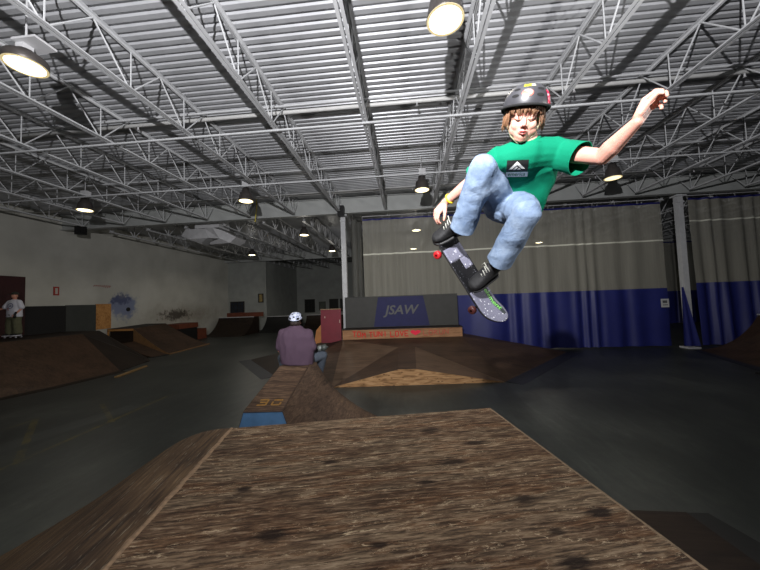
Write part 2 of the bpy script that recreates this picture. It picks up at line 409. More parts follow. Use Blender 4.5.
# ------------------------------------------------------------------ joists
ORD = ['first','second','third','fourth','fifth','sixth','seventh','eighth','ninth','tenth']
def chord(y0, y1, z, x=0, top=False):
    m = MB(); s = 1 if top else -1
    for sx in (-1, 1):
        m.box((x+sx*.034, (y0+y1)/2, z), (.048, y1-y0, .008))
        m.box((x+sx*.014, (y0+y1)/2, z-s*.024), (.008, y1-y0, .048))
    return m
dmesh = {}
def webm(key, dy, dz, r):
    if key not in dmesh:
        dmesh[key] = MB().tube([(0,0,0),(0,dy,dz)], r, 6).mesh('web_bar'); dmesh[key].materials.append(M_white)
    return dmesh[key]
Y0, Y1 = -.33, 11.87
proto = None
def near_joist(x, label):
    global proto
    t = thing('roof_joist', label, 'roof joist', (x, 0, 0), 'open-web joists of the front bay')
    def put(name, me, loc):
        o = bpy.data.objects.new(name, me); COL.objects.link(o); o.parent = t; o.location = loc
    if proto is None:
        a = chord(Y0-.3, Y1+.05, ZB).mesh('bottom_chord'); a.materials.append(M_white)
        b = chord(Y0-1.0, YC-.14, ZT-.006, top=True).mesh('top_chord'); b.materials.append(M_white)
        proto = (a, b)
    put('bottom_chord', proto[0], (0,0,0)); put('top_chord', proto[1], (0,0,0))
    for k in range(11):
        yb = Y0 + 1.22*k
        if yb > Y1+.1: break
        put('diagonal', webm('d1', -.60, ZT-ZB-.03, .013), (0, yb-.03, ZB+.01))
        put('diagonal', webm('d2', .58, ZT-ZB-.03, .013), (0, yb+.03, ZB+.01))
        put('vertical', webm('v', 0, ZT-ZB-.03, .011), (0, yb, ZB+.01))
    return t
XJ = [1.18 + 1.855*k for k in range(-8, 8)]
for x in XJ:
    k = round((x-1.18)/1.855)
    if k == 0: lab = 'white open-web roof joist just right of the nearest lamp, in the front bay'
    elif k < 0: lab = f'white open-web roof joist, {ORD[-k-1]} to the left of the lamp beside the helmeted jumper'
    else: lab = f'white open-web roof joist, {ORD[k-1]} right of the one beside the nearest lamp'
    near_joist(x, lab)
far1 = None
def far_joist(x, ya, yb, label, group, meshes):
    t = thing('roof_joist', label, 'roof joist', (x, 0, 0), group)
    for nm, me in meshes:
        o = bpy.data.objects.new(nm, me); COL.objects.link(o); o.parent = t
def mk(ya, yb):
    a = chord(ya+.5, yb-.5, ZB).mesh('bottom_chord'); a.materials.append(M_white)
    b = chord(ya, yb, ZT-.006, top=True).mesh('top_chord'); b.materials.append(M_white)
    m = MB(); y = ya+.6
    while y < yb-.4:
        m.tube([(0,y,ZB+.01),(0,y-.6,ZT-.02)], .021, 5).tube([(0,y,ZB+.01),(0,y+.6,ZT-.02)], .021, 5).tube([(0,y,ZB+.01),(0,y,ZT-.02)], .018, 5)
        y += 1.22
    c = m.mesh('web'); c.materials.append(M_white)
    return [('bottom_chord', a), ('top_chord', b), ('web', c)]
m1, m2 = mk(YC+.15, YG-.15), mk(YG+.15, YB-.05)
for i, x in enumerate(XJ + [1.18+1.855*k for k in range(8, 13)]):
    far_joist(x, 0, 0, 'dim white roof joist beyond the first girder', 'joists of the middle bay', m1)
    if x > -11.9: far_joist(x, 0, 0, 'dark roof joist in the farthest bay before the back wall', 'joists of the far bay', m2)

# girders
def girder(y, label, m):
    b = MB(); b.box(((XL+XR)/2, y, 6.15), (XR-XL, .03, .62)); b.box(((XL+XR)/2, y, ZB+.035), (XR-XL, .24, .03)); b.box(((XL+XR)/2, y, 6.47), (XR-XL, .24, .03))
    o = b.build('roof_girder', m); tag(o, label, 'girder')
girder(YC, 'long pale grey steel girder carried by the two columns', M_girder)
girder(YG, 'far grey steel girder crossing the dim hall behind', M_girder)
# columns
for i, (x, lab) in enumerate(((-2.47, 'white steel column beside the grey JSAW banner'), (10.46, 'white steel column standing between the two blue curtains'))):
    t = thing('steel_column', lab, 'column', (x, YC, 0))
    MB().box((x, YC, 2.9), (.19, .19, 5.78)).build('shaft', M_white, t)
    MB().box((x, YC, .03), (.42, .40, .06)).build('base_plate', M_white, t)
    MB().box((x, YC-.02, 5.73), (.36, .30, .05)).box((x, YC-.02, 5.5), (.23,.23,.06)).build('cap_plate', M_white, t)
    if i: MB().box((x-.01, YC-.105, 5.35), (.16, .03, .22)).lathe([(.05,0),(.05,.03)], (x-.01, YC-.12, 5.35), 12, Matrix.Rotation(math.pi/2, 3, 'X')).build('bracket', M_galv, t)

# bridging and pipes
br = [(6.0, ZB, 'lower bridging rod across the front joists, before the white pipe'), (6.15, ZT-.1, 'upper bridging rod across the front joists, before the white pipe'),
      (8.75, ZB+.01, 'lower bridging rod crossing the joists near the girder'), (9.3, ZT-.1, 'upper bridging rod crossing the joists near the girder'), (2.8, ZT-.1, 'upper bridging rod nearest the camera, over the left lamp')]
for y, z, lab in br:
    o = MB().bar((XJ[0], y, z-.02), (XJ[-1], y, z-.02), .035, .035).build('bridging_rod', M_white); tag(o, lab, 'bridging rod')
for y, z, r, lab in ((6.42, 6.42, .045, 'thick white sprinkler pipe crossing under the roof, nearer one'), (11.2, 6.30, .05, 'thick white sprinkler pipe crossing just before the girder')):
    t = thing('sprinkler_pipe', lab, 'pipe', (0, y, z))
    MB().tube([(XL+.3, y, z), (XR-10.5, y, z)], r, 10).build('pipe', M_pipe, t, True)
    for k in range(9):
        x = -12.4+3.2*k
        MB().tube([(x, y, z-.04), (x, y, z-.1)], .015, 8).lathe([(.002,-.115),(.03,-.11),(.03,-.105),(.008,-.1),(.008,-.09)], (x, y, z), 10).build('sprinkler_head', M_galv, t)

# ------------------------------------------------------------------ lamps
def lamp(loc, label, lens, detail=True, s=1.0, flatter=False):
    x, y, z = loc
    t = thing('hanging_lamp', label, 'lamp', loc, 'round high-bay lamps under the roof')
    prof_ = [(.215,0),(.222,.01),(.222,.09),(.20,.12),(.10,.14),(.09,.20),(.02,.22),(0,.22)] if flatter else [(.215,0),(.222,.01),(.215,.03),(.195,.14),(.165,.26),(.12,.29),(.10,.40),(.02,.42),(.0,.42)]
    MB().lathe(prof_, loc, 28).build('housing', M_lampbody, t, True)
    MB().lathe([(.19*s,-.004),(.19*s,-.001)], loc, 24).build('lens', lens, t)
    MB().lathe([(.192*s,-.006),(.218*s,-.006),(.218*s,-.001),(.192*s,-.001)], loc, 28, closed=True).build('reflector', M_reflect, t)
    if detail:
        (MB().box((x+.10, y+.02, z+.30), (.34, .26, .03)).box((x-.02, y, z+.25), (.12,.12,.1)) if flatter else MB().box((x+.02, y, z+.52), (.2, .18, .2))).build('ballast_box', M_galv, t)
    MB().tube([(x, y, z+.2), (x, y, ZT)], .012, 8).build('stem', M_galv, t)
    return t
near_l = [((.59, 3.51, 5.45), 'round hanging lamp at the top, near the jumping skater', M_lens), ((-4.88, 3.51, 5.45), 'round hanging lamp at the upper left corner', M_lens),
          ((.61, 9.15, 5.45), "small round hanging lamp just left of the jumper's knee", M_lens), ((-4.88, 9.12, 5.45), 'round hanging lamp before the girder, between duct and left column', M_lens),
          ((-10.26, 9.0, 5.45), 'round hanging lamp nearest the left wall, before the girder', M_lens), ((6.05, 9.19, 5.45), "round hanging lamp under the jumper's raised arm", M_lensd)]
for l, lab, m in near_l: lamp(l, lab, m, flatter='corner' in lab)
far_l = [((-4.76, 14.3, 5.45), 'small lamp beyond the girder, just left of the left column'), ((-4.61, 19.3, 5.45), 'smaller lamp beyond the girder, lower beside the left column'),
         ((-9.96, 19.3, 5.45), 'small dim lamp beyond the girder, right of the duct'), ((.62, 14.6, 5.45), 'lamp seen through the net curtain, upper one'), ((.62, 20.0, 5.45), 'lamp seen through the net curtain, lower one'),
         ((8.5, 20, 5.45), 'faint lamp seen through the net near the right column')]
for l, lab in far_l: lamp(l, lab, M_lens, False)

# duct with two angled outlets
t = thing('air_duct', 'grey sheet-metal air duct with angled outlets under the girder', 'duct', (-9.05, 13.5, 5.2))
def dq(cx, cy, Yw): return atY(150+cx/6.909, 200+cy/6.909, Yw)
def slabq(name, q, dy): return MB().prism([dq(*p) for p in q], (0, dy, 0)).build(name, M_galv, t)
MB().box((-8.9, 13.55, 6.12), (1.15, .85, .74)).build('trunk', M_galv, t)
slabq('plenum', [(378,196,13.1),(430,191,12.95),(495,208,13.1),(480,266,13.2),(400,262,13.2)], .9)
slabq('outlet', [(245,203,13.3),(383,198,13.1),(402,262,13.15),(270,272,13.2),(215,248,13.35)], .9)
slabq('outlet', [(493,208,13.1),(597,255,13.35),(552,295,13.3),(478,264,13.2)], .9)
slabq('lower_flap', [(268,271,13.15),(395,262,13.15),(350,303,13.5)], .5)
slabq('lower_flap', [(480,266,13.15),(551,296,13.2),(413,308,13.5),(415,292,13.4)], .5)
# speakers
for c, d, lab in ((( -2.5, 12.2, 5.92-.05), (.26,.22,.42), 'black loudspeaker at the top of the left column'), ((-14.1, 12.2, 5.83-.12), (.3,.28,.36), 'small black loudspeaker under the girder by the left wall')):
    t = thing('loudspeaker', lab, 'speaker', (c[0], c[1], c[2]-d[2]/2))
    MB().box(c, d).build('cabinet', M_black, t); MB().box((c[0], c[1]-d[1]/2-.005, c[2]), (d[0]*.85, .01, d[2]*.88)).build('grille', M_blackpad, t)
    MB().box((c[0], c[1], c[2]+d[2]/2+.03), (.05,.05,.1)).build('bracket', M_galv, t)
tag(MB().tube([atY(255,193,11.9), atY(256,205,11.9)+V((.04,0,0)), atY(255,222,11.9)], .02, 6).build('strap', mat('yellow_strap', (.75,.68,.2), .6)), 'thin yellow strap hanging below the girder', 'strap')

# ------------------------------------------------------------------ left wall boards
def wallboard(name, y0, y1, z0, z1, m, lab, cat='board', th=.05):
    o = MB().box((XL+.012+th/2, (y0+y1)/2, (z0+z1)/2), (th, y1-y0, z1-z0)).build(name, m); return tag(o, lab, cat)
wallboard('wall_board', 7.8, 11.1, 1.29, 3.64, M_maroon, 'dark maroon board on the left wall behind the standing boy')
wallboard('wall_board', 11.1, 12.6, 1.2, 2.45, M_blackpad, 'black board on the left wall beside the maroon one')
wallboard('wall_board', 12.6, 13.94, 1.05, 2.47, M_greypad, 'dark grey board on the left wall between black board and bare plywood')
wallboard('plywood_sheet', 13.95, 14.72, 1.24, 2.50, M_ply, 'bare plywood sheet upright against the left wall', 'board', .05)
t = thing('wall_sign', 'small red-framed sign on the left wall above the black board', 'sign', (XL+.02, 12.24, 3.1))
MB().box((XL+.01, 12.24, 3.1), (.02, .22, .38)).build('frame', mat('sign_red', (.62,.16,.13), .6), t)
MB().box((XL+.023, 12.24, 3.1), (.006, .1, .26)).build('face', mat('sign_white', (.75,.72,.68), .6), t)
mb = MB(); rnd = random.Random(3)
for i in range(9):
    y = 13.85+i*.1; mb.tube([(XL+.004, y, 3.36+.05*math.sin(i*.7)), (XL+.004, y+.05, 3.44+.02*rnd.random()), (XL+.004, y+.09, 3.36+.02*rnd.random())], .011, 5)
tag(mb.build('scrawl', mat('dull_red_scrawl', (.62,.25,.22), .8)), 'small red scrawl painted high on the left wall', 'graffiti')
tag(MB().lathe([(.11,0),(.11,.04),(.09,.05)], (XL, 15.75, 2.18), 12, Matrix.Rotation(math.pi/2, 3, 'Y')).build('wall_hatch', M_black), 'small round black fixture on the blue graffiti', 'fixture')

# windows / pictures on the far walls
def framed(name, x0, x1, z0, z1, y, lab, cat, pane, nv=3, nh=2, fc=(.16,.13,.11)):
    t = thing(name, lab, cat, ((x0+x1)/2, y, z0)); F_ = mat('frame_%s' % pane.name, fc, .6)
    b = MB(); k = .07
    b.box(((x0+x1)/2, y-.03, z0+k/2), (x1-x0, .06, k)).box(((x0+x1)/2, y-.03, z1-k/2), (x1-x0, .06, k))
    b.box((x0+k/2, y-.03, (z0+z1)/2), (k, .06, z1-z0)).box((x1-k/2, y-.03, (z0+z1)/2), (k, .06, z1-z0))
    for i in range(1, nv): b.box((x0+(x1-x0)*i/nv, y-.03, (z0+z1)/2), (.035, .05, z1-z0))
    for i in range(1, nh): b.box(((x0+x1)/2, y-.03, z0+(z1-z0)*i/nh), (x1-x0, .05, .035))
    b.build('frame', F_, t); MB().box(((x0+x1)/2, y-.012, (z0+z1)/2), (x1-x0-.04, .02, z1-z0-.04)).build('pane', pane, t)
M_pb = mat('blue_grey_pane', (.13,.16,.21), .3, 0, .4, 4); M_py = mat('yellowish_poster', (.62,.54,.34), .6, 0, .4, 5); M_pd = mat('dark_pane', (.11,.12,.11), .3, 0, .3, 4); M_pg = mat('grey_green_picture', (.32,.34,.30), .5, 0, .4, 4)
framed('wall_window', -15.1, -13.85, 1.45, 2.5, 25.38, 'dark blue multi-pane window on the recess wall behind the far ramp', 'window', M_pb, 4, 3)
framed('poster', -12.6, -12.15, 2.35, 3.1, 25.38, 'small yellowish poster on the far recess wall', 'poster', M_py, 1, 1)
framed('wall_window', -11.1, -9.95, 1.1, 2.55, 32.98, "dark window on the back wall above the seated man's head", 'window', M_pd, 3, 2)
framed('picture', -9.5, -8.75, 1.3, 2.25, 32.98, 'small pale picture on the back wall between dark windows', 'picture', M_pg, 1, 1, (.3,.29,.26))
framed('wall_window', -8.35, -7.35, 1.1, 2.5, 32.98, 'brown-framed window on the back wall, nearest the small picture', 'window', M_pd, 2, 1, (.24,.17,.12))
framed('wall_window', -7.15, -5.9, 1.1, 2.5, 32.98, 'dark window on the back wall beside the left column', 'window', M_pd, 3, 1)

# ------------------------------------------------------------------ curtains
def curtain(name, x0, x1, y, z0, zs, z1, lab, amp=.09, wl=.55, stripe=True, xtop=None, seed=0, netmat=None):
    t = thing(name, lab, 'curtain', ((x0+x1)/2, y, z0))
    n = int((x1-x0)/.06)
    def px(i, z):
        f = i/n; a = x0 + (x1-x0)*f
        if xtop is not None:
            g = (z-z0)/(z1-z0); a = a + (xtop(f)*g)
        return a
    def fy(i, z):
        x = (x1-x0)*i/n
        q = noise.noise(V((x*.7+seed, seed, 0)))*2.2
        a = amp*(1.0 - .55*(z-z0)/(z1-z0))
        return y + a*math.sin(2*math.pi*(x/wl+q)) + .4*amp*noise.noise(V((x*2.1, z*.8, seed)))
    def strip(za, zb, k, m, nm, off=0, zf=None):
        vs = []; fs = []
        for j in range(k+1):
            for i in range(n+1):
                z = za+(zb-za)*j/k
                if zf: z = zf(z, (x1-x0)*i/n)
                vs.append((px(i, z), fy(i, z)+off, z))
        for j in range(k):
            for i in range(n): fs.append((j*(n+1)+i, j*(n+1)+i+1, (j+1)*(n+1)+i+1, (j+1)*(n+1)+i))
        return MB().add(vs, fs).build(nm, m, t, True, fix=False)
    strip(z0, zs, 10, M_bluefab, 'vinyl_panel'); strip(zs, z1-.06, 12, netmat or M_net, 'net_panel'); strip(z1-.07, z1, 1, M_bluedk, 'top_hem', -.006)
    if stripe: strip(stripe, stripe+.055, 1, mat('white_webbing', (.82,.82,.76), .6), 'webbing_stripe', -.012)
    g = MB()
    for i in range(0, n+1, 14): g.tube([(px(i, z1), fy(i, z1), z1-.02), (px(i, z1), y, z1+.1)], .008, 5)
    g.tube([(px(0, z1), y, z1+.11), (px(n, z1), y, z1+.11)], .016, 6); g.build('hanging_rail', M_galv, t)
    return t
curtain('divider_curtain', -1.72, 10.08, 12.78, .05, 2.27, 5.64, 'wide divider curtain of grey net over blue vinyl behind the jumper', amp=.065, wl=.8, stripe=4.10, seed=1.3)
curtain('divider_curtain', 11.15, 15.6, 12.78, .05, 2.42, 5.72, 'divider curtain of grey net and blue vinyl at right edge', stripe=4.80, seed=5.1, xtop=lambda f: -.10*(1-f))
curtain('divider_curtain', 16.5, 27, 21.3, .05, 2.1, 5.3, 'far curtain glimpsed in the gap left of the right column', stripe=False, seed=2, amp=.12, wl=.9)
t = thing('gathered_curtain', 'blue vinyl curtain edge pulled round the foot of the right column', 'curtain', (10.6, 12.75, 0))
vs = []; fs = []; k = 10
for j in range(10):
    py_ = 287 + 59*j/9
    a, b = atY(681.5+.3*j, py_, 12.2), atY(683.5+17*(j/9), py_, 12.2)
    for i in range(k+1):
        u = i/k; q = a.lerp(b, u); vs.append((q.x, q.y+.03*math.sin(u*11)*(j/9)+.0, q.z))
for j in range(9):
    for i in range(k): fs.append((j*(k+1)+i, j*(k+1)+i+1, (j+1)*(k+1)+i+1, (j+1)*(k+1)+i))
MB().add(vs, fs).build('vinyl_panel', M_bluefab, t, True, fix=False)
# gathered grey net beside the left column
M_gnet = mat('gathered_grey_net', (.36,.36,.34), .85, 0, .3, 5, stretch=(12,12,.5))
t = thing('gathered_curtain', 'gathered grey net curtain hanging just right of the left column', 'curtain', (-2.1, 13.1, 0))
for i, (x, y) in enumerate(((-2.13, 13.1), (-2.0, 13.5), (-2.2, 14.4))):
    vs = []; fs = []; n = 26
    for j in range(7):
        z = .3+j*.9
        for q in range(n):
            a = 2*math.pi*q/n; r = .10+.028*math.sin(a*7+j*.4); vs.append((x+r*math.cos(a), y+r*1.6*math.sin(a), z))
    for j in range(6):
        for q in range(n): fs.append((j*n+q, j*n+(q+1) % n, (j+1)*n+(q+1) % n, (j+1)*n+q))
    MB().add(vs, fs).build('net_fold', M_gnet, t, True)
t = thing('notice', 'small white notice fixed on the curtain edge, left of the right column', 'notice', atY(665, 303, 12.6))
c = atY(665, 303, 12.62); MB().box(c, (.28, .015, .32)).build('sheet', mat('white_paper', (.75,.75,.74), .7), t)
MB().box(c+V((-.01,-.01,.05)), (.16, .006, .1)).box(c+V((.0,-.01,-.07)), (.18, .006, .03)).build('print', mat('grey_print', (.35,.35,.36), .7), t)
# ================================================================== RAMPS
A2 = V((-1.57, 2.64)); U2 = V((.981, .193)); N2 = V((-.193, .981))
RZ = math.atan2(.193, .981)
def boxobj(name, mb, m, parent=None, smooth=False):   # local frame of the foreground box: x across, y away, origin at its far left corner on the floor
    me = mb.mesh(name); o = bpy.data.objects.new(name, me); COL.objects.link(o)
    for mm in (m if isinstance(m, (list, tuple)) else [m]): me.materials.append(mm)
    if smooth: me.polygons.foreach_set('use_smooth', [True]*len(me.polygons))
    o.parent = parent; return o
FB = thing('plywood_funbox', 'weathered plywood ramp box filling the foreground, with a rounded left bank', 'ramp', (A2.x, A2.y, 0)); FB.rotation_euler = (0, 0, RZ)
DW, DL, DH = 2.385, 3.9, 1.12
boxobj('deck', MB().box((DW/2, -DL/2, DH-.009), (DW-.004, DL, .018)), M_deck, FB)
boxobj('side_panel', MB().box((DW-.02, -DL/2, (DH-.02)/2), (.03, DL-.02, DH-.02)).box((DW/2, -.02, (DH-.02)/2), (DW-.08, .03, DH-.02)), M_ledgeR, FB)
# rounded bank going down to the left
prof = [(0, 1.12), (-.14, 1.125), (-.27, 1.105), (-.43, 1.05), (-.55, .98), (-.83, .80), (-1.06, .64), (-1.43, .44), (-1.79, .25), (-2.15, .10), (-2.5, .012)]
pp = []
for i in range(len(prof)-1):
    for k in range(4):
        t_ = k/4; a, b = prof[i], prof[i+1]; pp.append((a[0]+(b[0]-a[0])*t_, a[1]+(b[1]-a[1])*t_))
pp.append(prof[-1])
for _ in range(6): pp = [pp[0]] + [((pp[i-1][0]+pp[i+1][0]+2*pp[i][0])/4, (pp[i-1][1]+pp[i+1][1]+2*pp[i][1])/4) for i in range(1, len(pp)-1)] + [pp[-1]]
mb = MB(); poly = [(x, 0, z) for x, z in pp] + [(x, 0, max(z-.018, .001)) for x, z in reversed(pp)]
mb.prism(poly, (0, -DL, 0)); boxobj('curved_bank', mb, M_bankl, FB)
boxobj('bank_side', MB().prism([(x, -.012, z-.02) for x, z in pp] + [(-2.4, -.012, .0), (0, -.012, .0)], (0, -.018, 0)), M_ledgeR, FB)
# chipped seam strip
rnd = random.Random(5); vs = []; fs = []; n = 150
for i in range(n+1):
    y = -DL*i/n; a = .016+.008*noise.noise(V((y*9, 0, 0))) + .006*rnd.random(); b = .010+.016*abs(noise.noise(V((y*5, 3, 0)))); vs += [(-a, y, 1.1215), (-a*.2, y, 1.126), (b, y, 1.1212)]
for i in range(n):
    for q in (0, 1): fs.append((3*i+q, 3*i+q+1, 3*i+4+q, 3*i+3+q))
o = boxobj('seam_edge', MB().add(vs, fs), M_lightwood, FB)
vs = []; fs = []
for i in range(n+1):
    y = -DL*i/n; a = .010+.012*abs(noise.noise(V((y*7, 9, 0)))); vs += [(DW-.006-a, y, 1.1207), (DW-.004, y, 1.1207), (DW-.002, y, 1.10)]
for i in range(n):
    for q in (0, 1): fs.append((3*i+q, 3*i+q+1, 3*i+4+q, 3*i+3+q))
boxobj('right_edge', MB().add(vs, fs), mat('worn_edge_wood', (.50,.42,.33), .8, 0, .4, 40), FB)

# low ramp to the right of the box
t = thing('low_ramp', 'low dark brown ramp sheet on the floor at lower right', 'ramp', (2.4, 2.6, 0))
a, b, c, d = atZ(600, 509, .04), atZ(686, 512, .012), atZ(775, 572, .012), V((1.75, 1.2, .05))
MB().add([a, b, c+V((.02,-.9,0)), d, (a.x,a.y,0), (b.x,b.y,0), (c.x+.02,c.y-.9,0), (d.x,d.y,0)], [(0,1,2,3),(7,6,5,4),(0,4,5,1),(1,5,6,2),(2,6,7,3),(3,7,4,0)]).build('sheet', M_dkwood, t)
e, f = atZ(708, 513, .006), atZ(775, 549, .006)
MB().add([b+V((0,0,-.004)), e, f+V((.15,-.8,0)), c+V((.03,-.9,-.004)), (b.x,b.y,0), (e.x,e.y,0), (f.x+.15,f.y-.8,0), (c.x+.03,c.y-.9,0)], [(0,1,2,3),(7,6,5,4),(0,4,5,1),(1,5,6,2),(2,6,7,3),(3,7,4,0)]).build('edge_plate', M_black, t)

# ------------------------------------------------------------------ ledge with blue end
LG = thing('hubba_ledge', 'sloping plywood ledge with a blue end that the man sits on', 'ramp', (-2, 4.5, 0))
n0, n1 = atZ(243.4, 411, .80), atZ(282.7, 410, .80); f0, f1 = atZ(280, 366, 1.20), atZ(309.8, 364.4, 1.20)
dv = (f0+f1-n0-n1)/2; dv.z = 0; dv.normalize()
g0, g1 = f0+dv*.22, f1+dv*.22
MB().add([n0, n1, f1, f0] + [p-V((0,0,.02)) for p in (n0, n1, f1, f0)], [(0,1,2,3),(7,6,5,4),(0,4,5,1),(1,5,6,2),(2,6,7,3),(3,7,4,0)]).build('sloping_top', M_ledge, LG)
MB().add([f0, f1, g1, g0] + [p-V((0,0,.02)) for p in (f0, f1, g1, g0)], [(0,1,2,3),(7,6,5,4),(0,4,5,1),(1,5,6,2),(2,6,7,3),(3,7,4,0)]).build('flat_top', M_ledgeR, LG)
bl, brr = atY(228, 445, n0.y), V((-1.25, n1.y, 0)); bl = V((bl.x-.15, n0.y, 0))
bm0 = n0 + (bl-n0)*.0
MB().prism([n0-V((0,0,.02)), n1-V((0,0,.02)), V((n1.x+.28, n1.y, 0)), V((n0.x-.25, n0.y, 0))], (0, .02, 0)).build('blue_end', M_bluepaint, LG)
mb = MB(); mb.tube([n0+V((0,-.006,-.012)), n1+V((0,-.006,-.012))], .010, 6); mb.tube([n1+V((0,0,-.0)), f1], .009, 6); mb.tube([n1+V((0,-.004,-.01)), V((n1.x+.28, n1.y-.004, .01))], .009, 6)
mb.build('edge_trim', mat('dark_metal_edge', (.28,.22,.18), .5, .4, .2, 20), LG)
# curved right face: ruled surface between near profile and far profile
near = [n1] + [V((n1.x+.045*k, n1.y, .80-.15*k)) for k in range(1,6)] + [V((n1.x+.28, n1.y, 0))]
def prof_pts(a, k=14):
    out = []
    for i in range(k+1):
        t_ = i/k*(len(a)-1); j = min(int(t_), len(a)-2); q = t_-j; out.append(V(a[j]).lerp(V(a[j+1]), q))
    return out
fy_ = g1.y
far = [g1] + [atY(px_, py_, fy_) for px_, py_ in ((319.5,368), (327,380), (338,391.5), (353,403), (370,413.5))] ; far.append(V((far[-1].x+.9, fy_, .0)))
mid = [f1] + [atY(px_-2.5, py_+1.5, f1.y) for px_, py_ in ((319.5,368), (327,380), (338,391.5), (353,403), (370,413.5))]; mid.append(V((mid[-1].x+.75, f1.y, .0)))
pn, pm, pf = prof_pts(near), prof_pts(mid), prof_pts(far)
vs = []; fs = []; K = 8
for j in range(K+1):
    for i in range(15): vs.append(pn[i].lerp(pm[i], j/K))
for i in range(15): vs.append(pf[i])
for j in range(K+1):
    for i in range(14): fs.append((j*15+i, j*15+i+1, (j+1)*15+i+1, (j+1)*15+i))
MB().add(vs, fs).build('curved_side', M_ledgeR, LG, True)
mb = MB().prism([pf[i]+V((0,-.004,-.004)) for i in range(15)] + [V((g0.x-.3, g0.y, 0)), g0], (0, .02, 0)); mb.build('back_panel', M_ledgeR, LG)
MB().add([n0, f0, g0, V((g0.x-.3, g0.y, 0)), V((n0.x-.25, n0.y, 0))], [(0,1,2,3,4)]).build('left_side', M_ledgeR, LG)
# worn yellow marks
nrm = (n1-n0).cross(f0-n0).normalized(); ux = (n1-n0).normalized(); uy = (f0+f1-n0-n1).normalized()
o0 = (n0+n1)/2 + nrm*.002 + uy*.1
def mark(pts, wd=.012):
    m = MB()
    for (x0_, y0_), (x1_, y1_) in pts: m.bar(o0+ux*x0_+uy*y0_, o0+ux*x1_+uy*y1_, wd*2, .002, nrm)
    return m
mark([((-.14,0),(-.02,0)), ((-.02,0),(-.02,.1)), ((-.14,.1),(-.02,.1)), ((-.12,.05),(-.02,.05)), ((.06,0),(.17,0)), ((.06,0),(.06,.06)), ((.06,.09),(.18,.09)), ((.17,0),(.17,.05))]).build('yellow_marks', M_yell, LG)

# ------------------------------------------------------------------ central pyramid
PY = thing('pyramid_ramp', 'low brown pyramid ramp with a bare plywood front, below the platform', 'ramp', (0, 10, 0))
FL, FR = V((-2.0, 7.85, 0)), V((2.43, 8.15, 0))
pa, pb = V((-.27, 7.95, .41)), V((.19, 7.97, .41))
pc, pd_ = V((-.33, 10.5, .58)), V((.24, 10.5, .585))
pe, pf_ = V((-2.43, 11.5, .75)), V((1.98, 11.5, .77))
LL, RR = V((-6.3, 11.9, 0)), V((5.9, 12.1, 0)); L2 = V((-4.0, 9.05, 0)); BL, BR = V((-2.6, 12.4, .75)), V((2.2, 12.4, .77))
def face(name, pts, m):
    pts = [V(p) for p in pts]; nn = (pts[1]-pts[0]).cross(pts[2]-pts[0]).normalized()
    if nn.z < 0: nn = -nn
    return MB().prism(pts, -nn*.015).build(name, m, PY)
face('centre_sheet', [pa, pb, pd_, pc], M_brown)
face('left_sheet', [FL, pa, pc], M_brown); face('left_sheet', [FL, pc, pe], M_brownB); face('left_sheet', [FL, pe, L2], M_brown); face('left_sheet', [L2, pe, BL, LL], M_dkwood)
face('right_sheet', [FR, pb, pd_], M_brownB); face('right_sheet', [FR, pd_, pf_], M_brown); face('right_sheet', [FR, pf_, RR], M_brown); face('right_sheet', [RR, pf_, BR, V((5.9,12.4,0))], M_brown)
face('back_sheet', [pc, pd_, pf_, pe], M_brown)
MB().prism([FL+V((0,-.01,0)), FR+V((0,-.01,0)), pb+V((0,-.015,0)), pa+V((0,-.015,0))], (0,.02,0)).build('front_panel', M_spot, PY)
def strip(a, b, w_, name='edge_strip'):
    a, b = V(a), V(b); d = (b-a).normalized(); s_ = d.cross(V((0,0,1))).normalized()*w_
    return MB().add([a+V((0,0,.018)), b+V((0,0,.018)), b+s_+V((0,0,.004)), a+s_+V((0,0,.004)), a, b, b+s_, a+s_], [(0,1,2,3),(7,6,5,4),(0,4,5,1),(1,5,6,2),(2,6,7,3),(3,7,4,0)]).build(name, M_edge, PY)
strip(FR+V((.02,.0,0)), RR, .42); strip(LL, L2, .42)
# platform
PT = thing('platform_box', 'plywood-edged platform with red marker writing and a heart', 'platform', (-.2, 11.9, .75))
MB().box((-.215, 11.88, 1.115), (4.5, .78, .03)).build('top', M_dkwood, PT)
MB().box((-.215, 11.515, .925), (4.44, .03, .35)).build('front_board', wood_mat('marked_plywood', [(.34,(.45,.32,.22)),(.5,(.62,.46,.33)),(.7,(.72,.56,.42))], 'X', False, .8, .3), PT)
MB().box((-.215, 11.92, .93), (4.40, .68, .33)).build('body', M_dkwood, PT)
def text_on(parent, name, s, cx, y, cz, size, m, bold=0, shear=0, jitter=False, adv=None):
    me = text_mesh(s, size, bold, shear); me.transform(Matrix.Translation((cx, y, cz)) @ Matrix.Rotation(math.pi/2, 4, 'X')); return link(name, me, m, parent)
words = MB(); x = -2.25; rnd = random.Random(2)
G = {'T':[((0,1),(1,1)),((.5,1),(.5,0))],'O':[((.1,0),(0,.5)),((0,.5),(.2,1)),((.2,1),(.9,.9)),((.9,.9),(1,.3)),((1,.3),(.8,0)),((.8,0),(.1,0))],'M':[((0,0),(.1,1)),((.1,1),(.5,.4)),((.5,.4),(.9,1)),((.9,1),(1,0))],
 'U':[((0,1),(.1,0)),((.1,0),(.9,0)),((.9,0),(1,1))],'L':[((0,1),(0,0)),((0,0),(1,0))],'A':[((0,0),(.5,1)),((.5,1),(1,0)),((.2,.4),(.8,.4))],'V':[((0,1),(.5,0)),((.5,0),(1,1))],'E':[((0,0),(0,1)),((0,1),(1,1)),((0,.5),(.8,.5)),((0,0),(1,0))],
 'R':[((0,0),(0,1)),((0,1),(.9,.8)),((.9,.8),(0,.5)),((.2,.5),(1,0))],'I':[((.5,0),(.5,1))],'N':[((0,0),(0,1)),((0,1),(1,0)),((1,0),(1,1))],'Y':[((0,1),(.5,.5)),((1,1),(.5,.5)),((.5,.5),(.5,0))]}
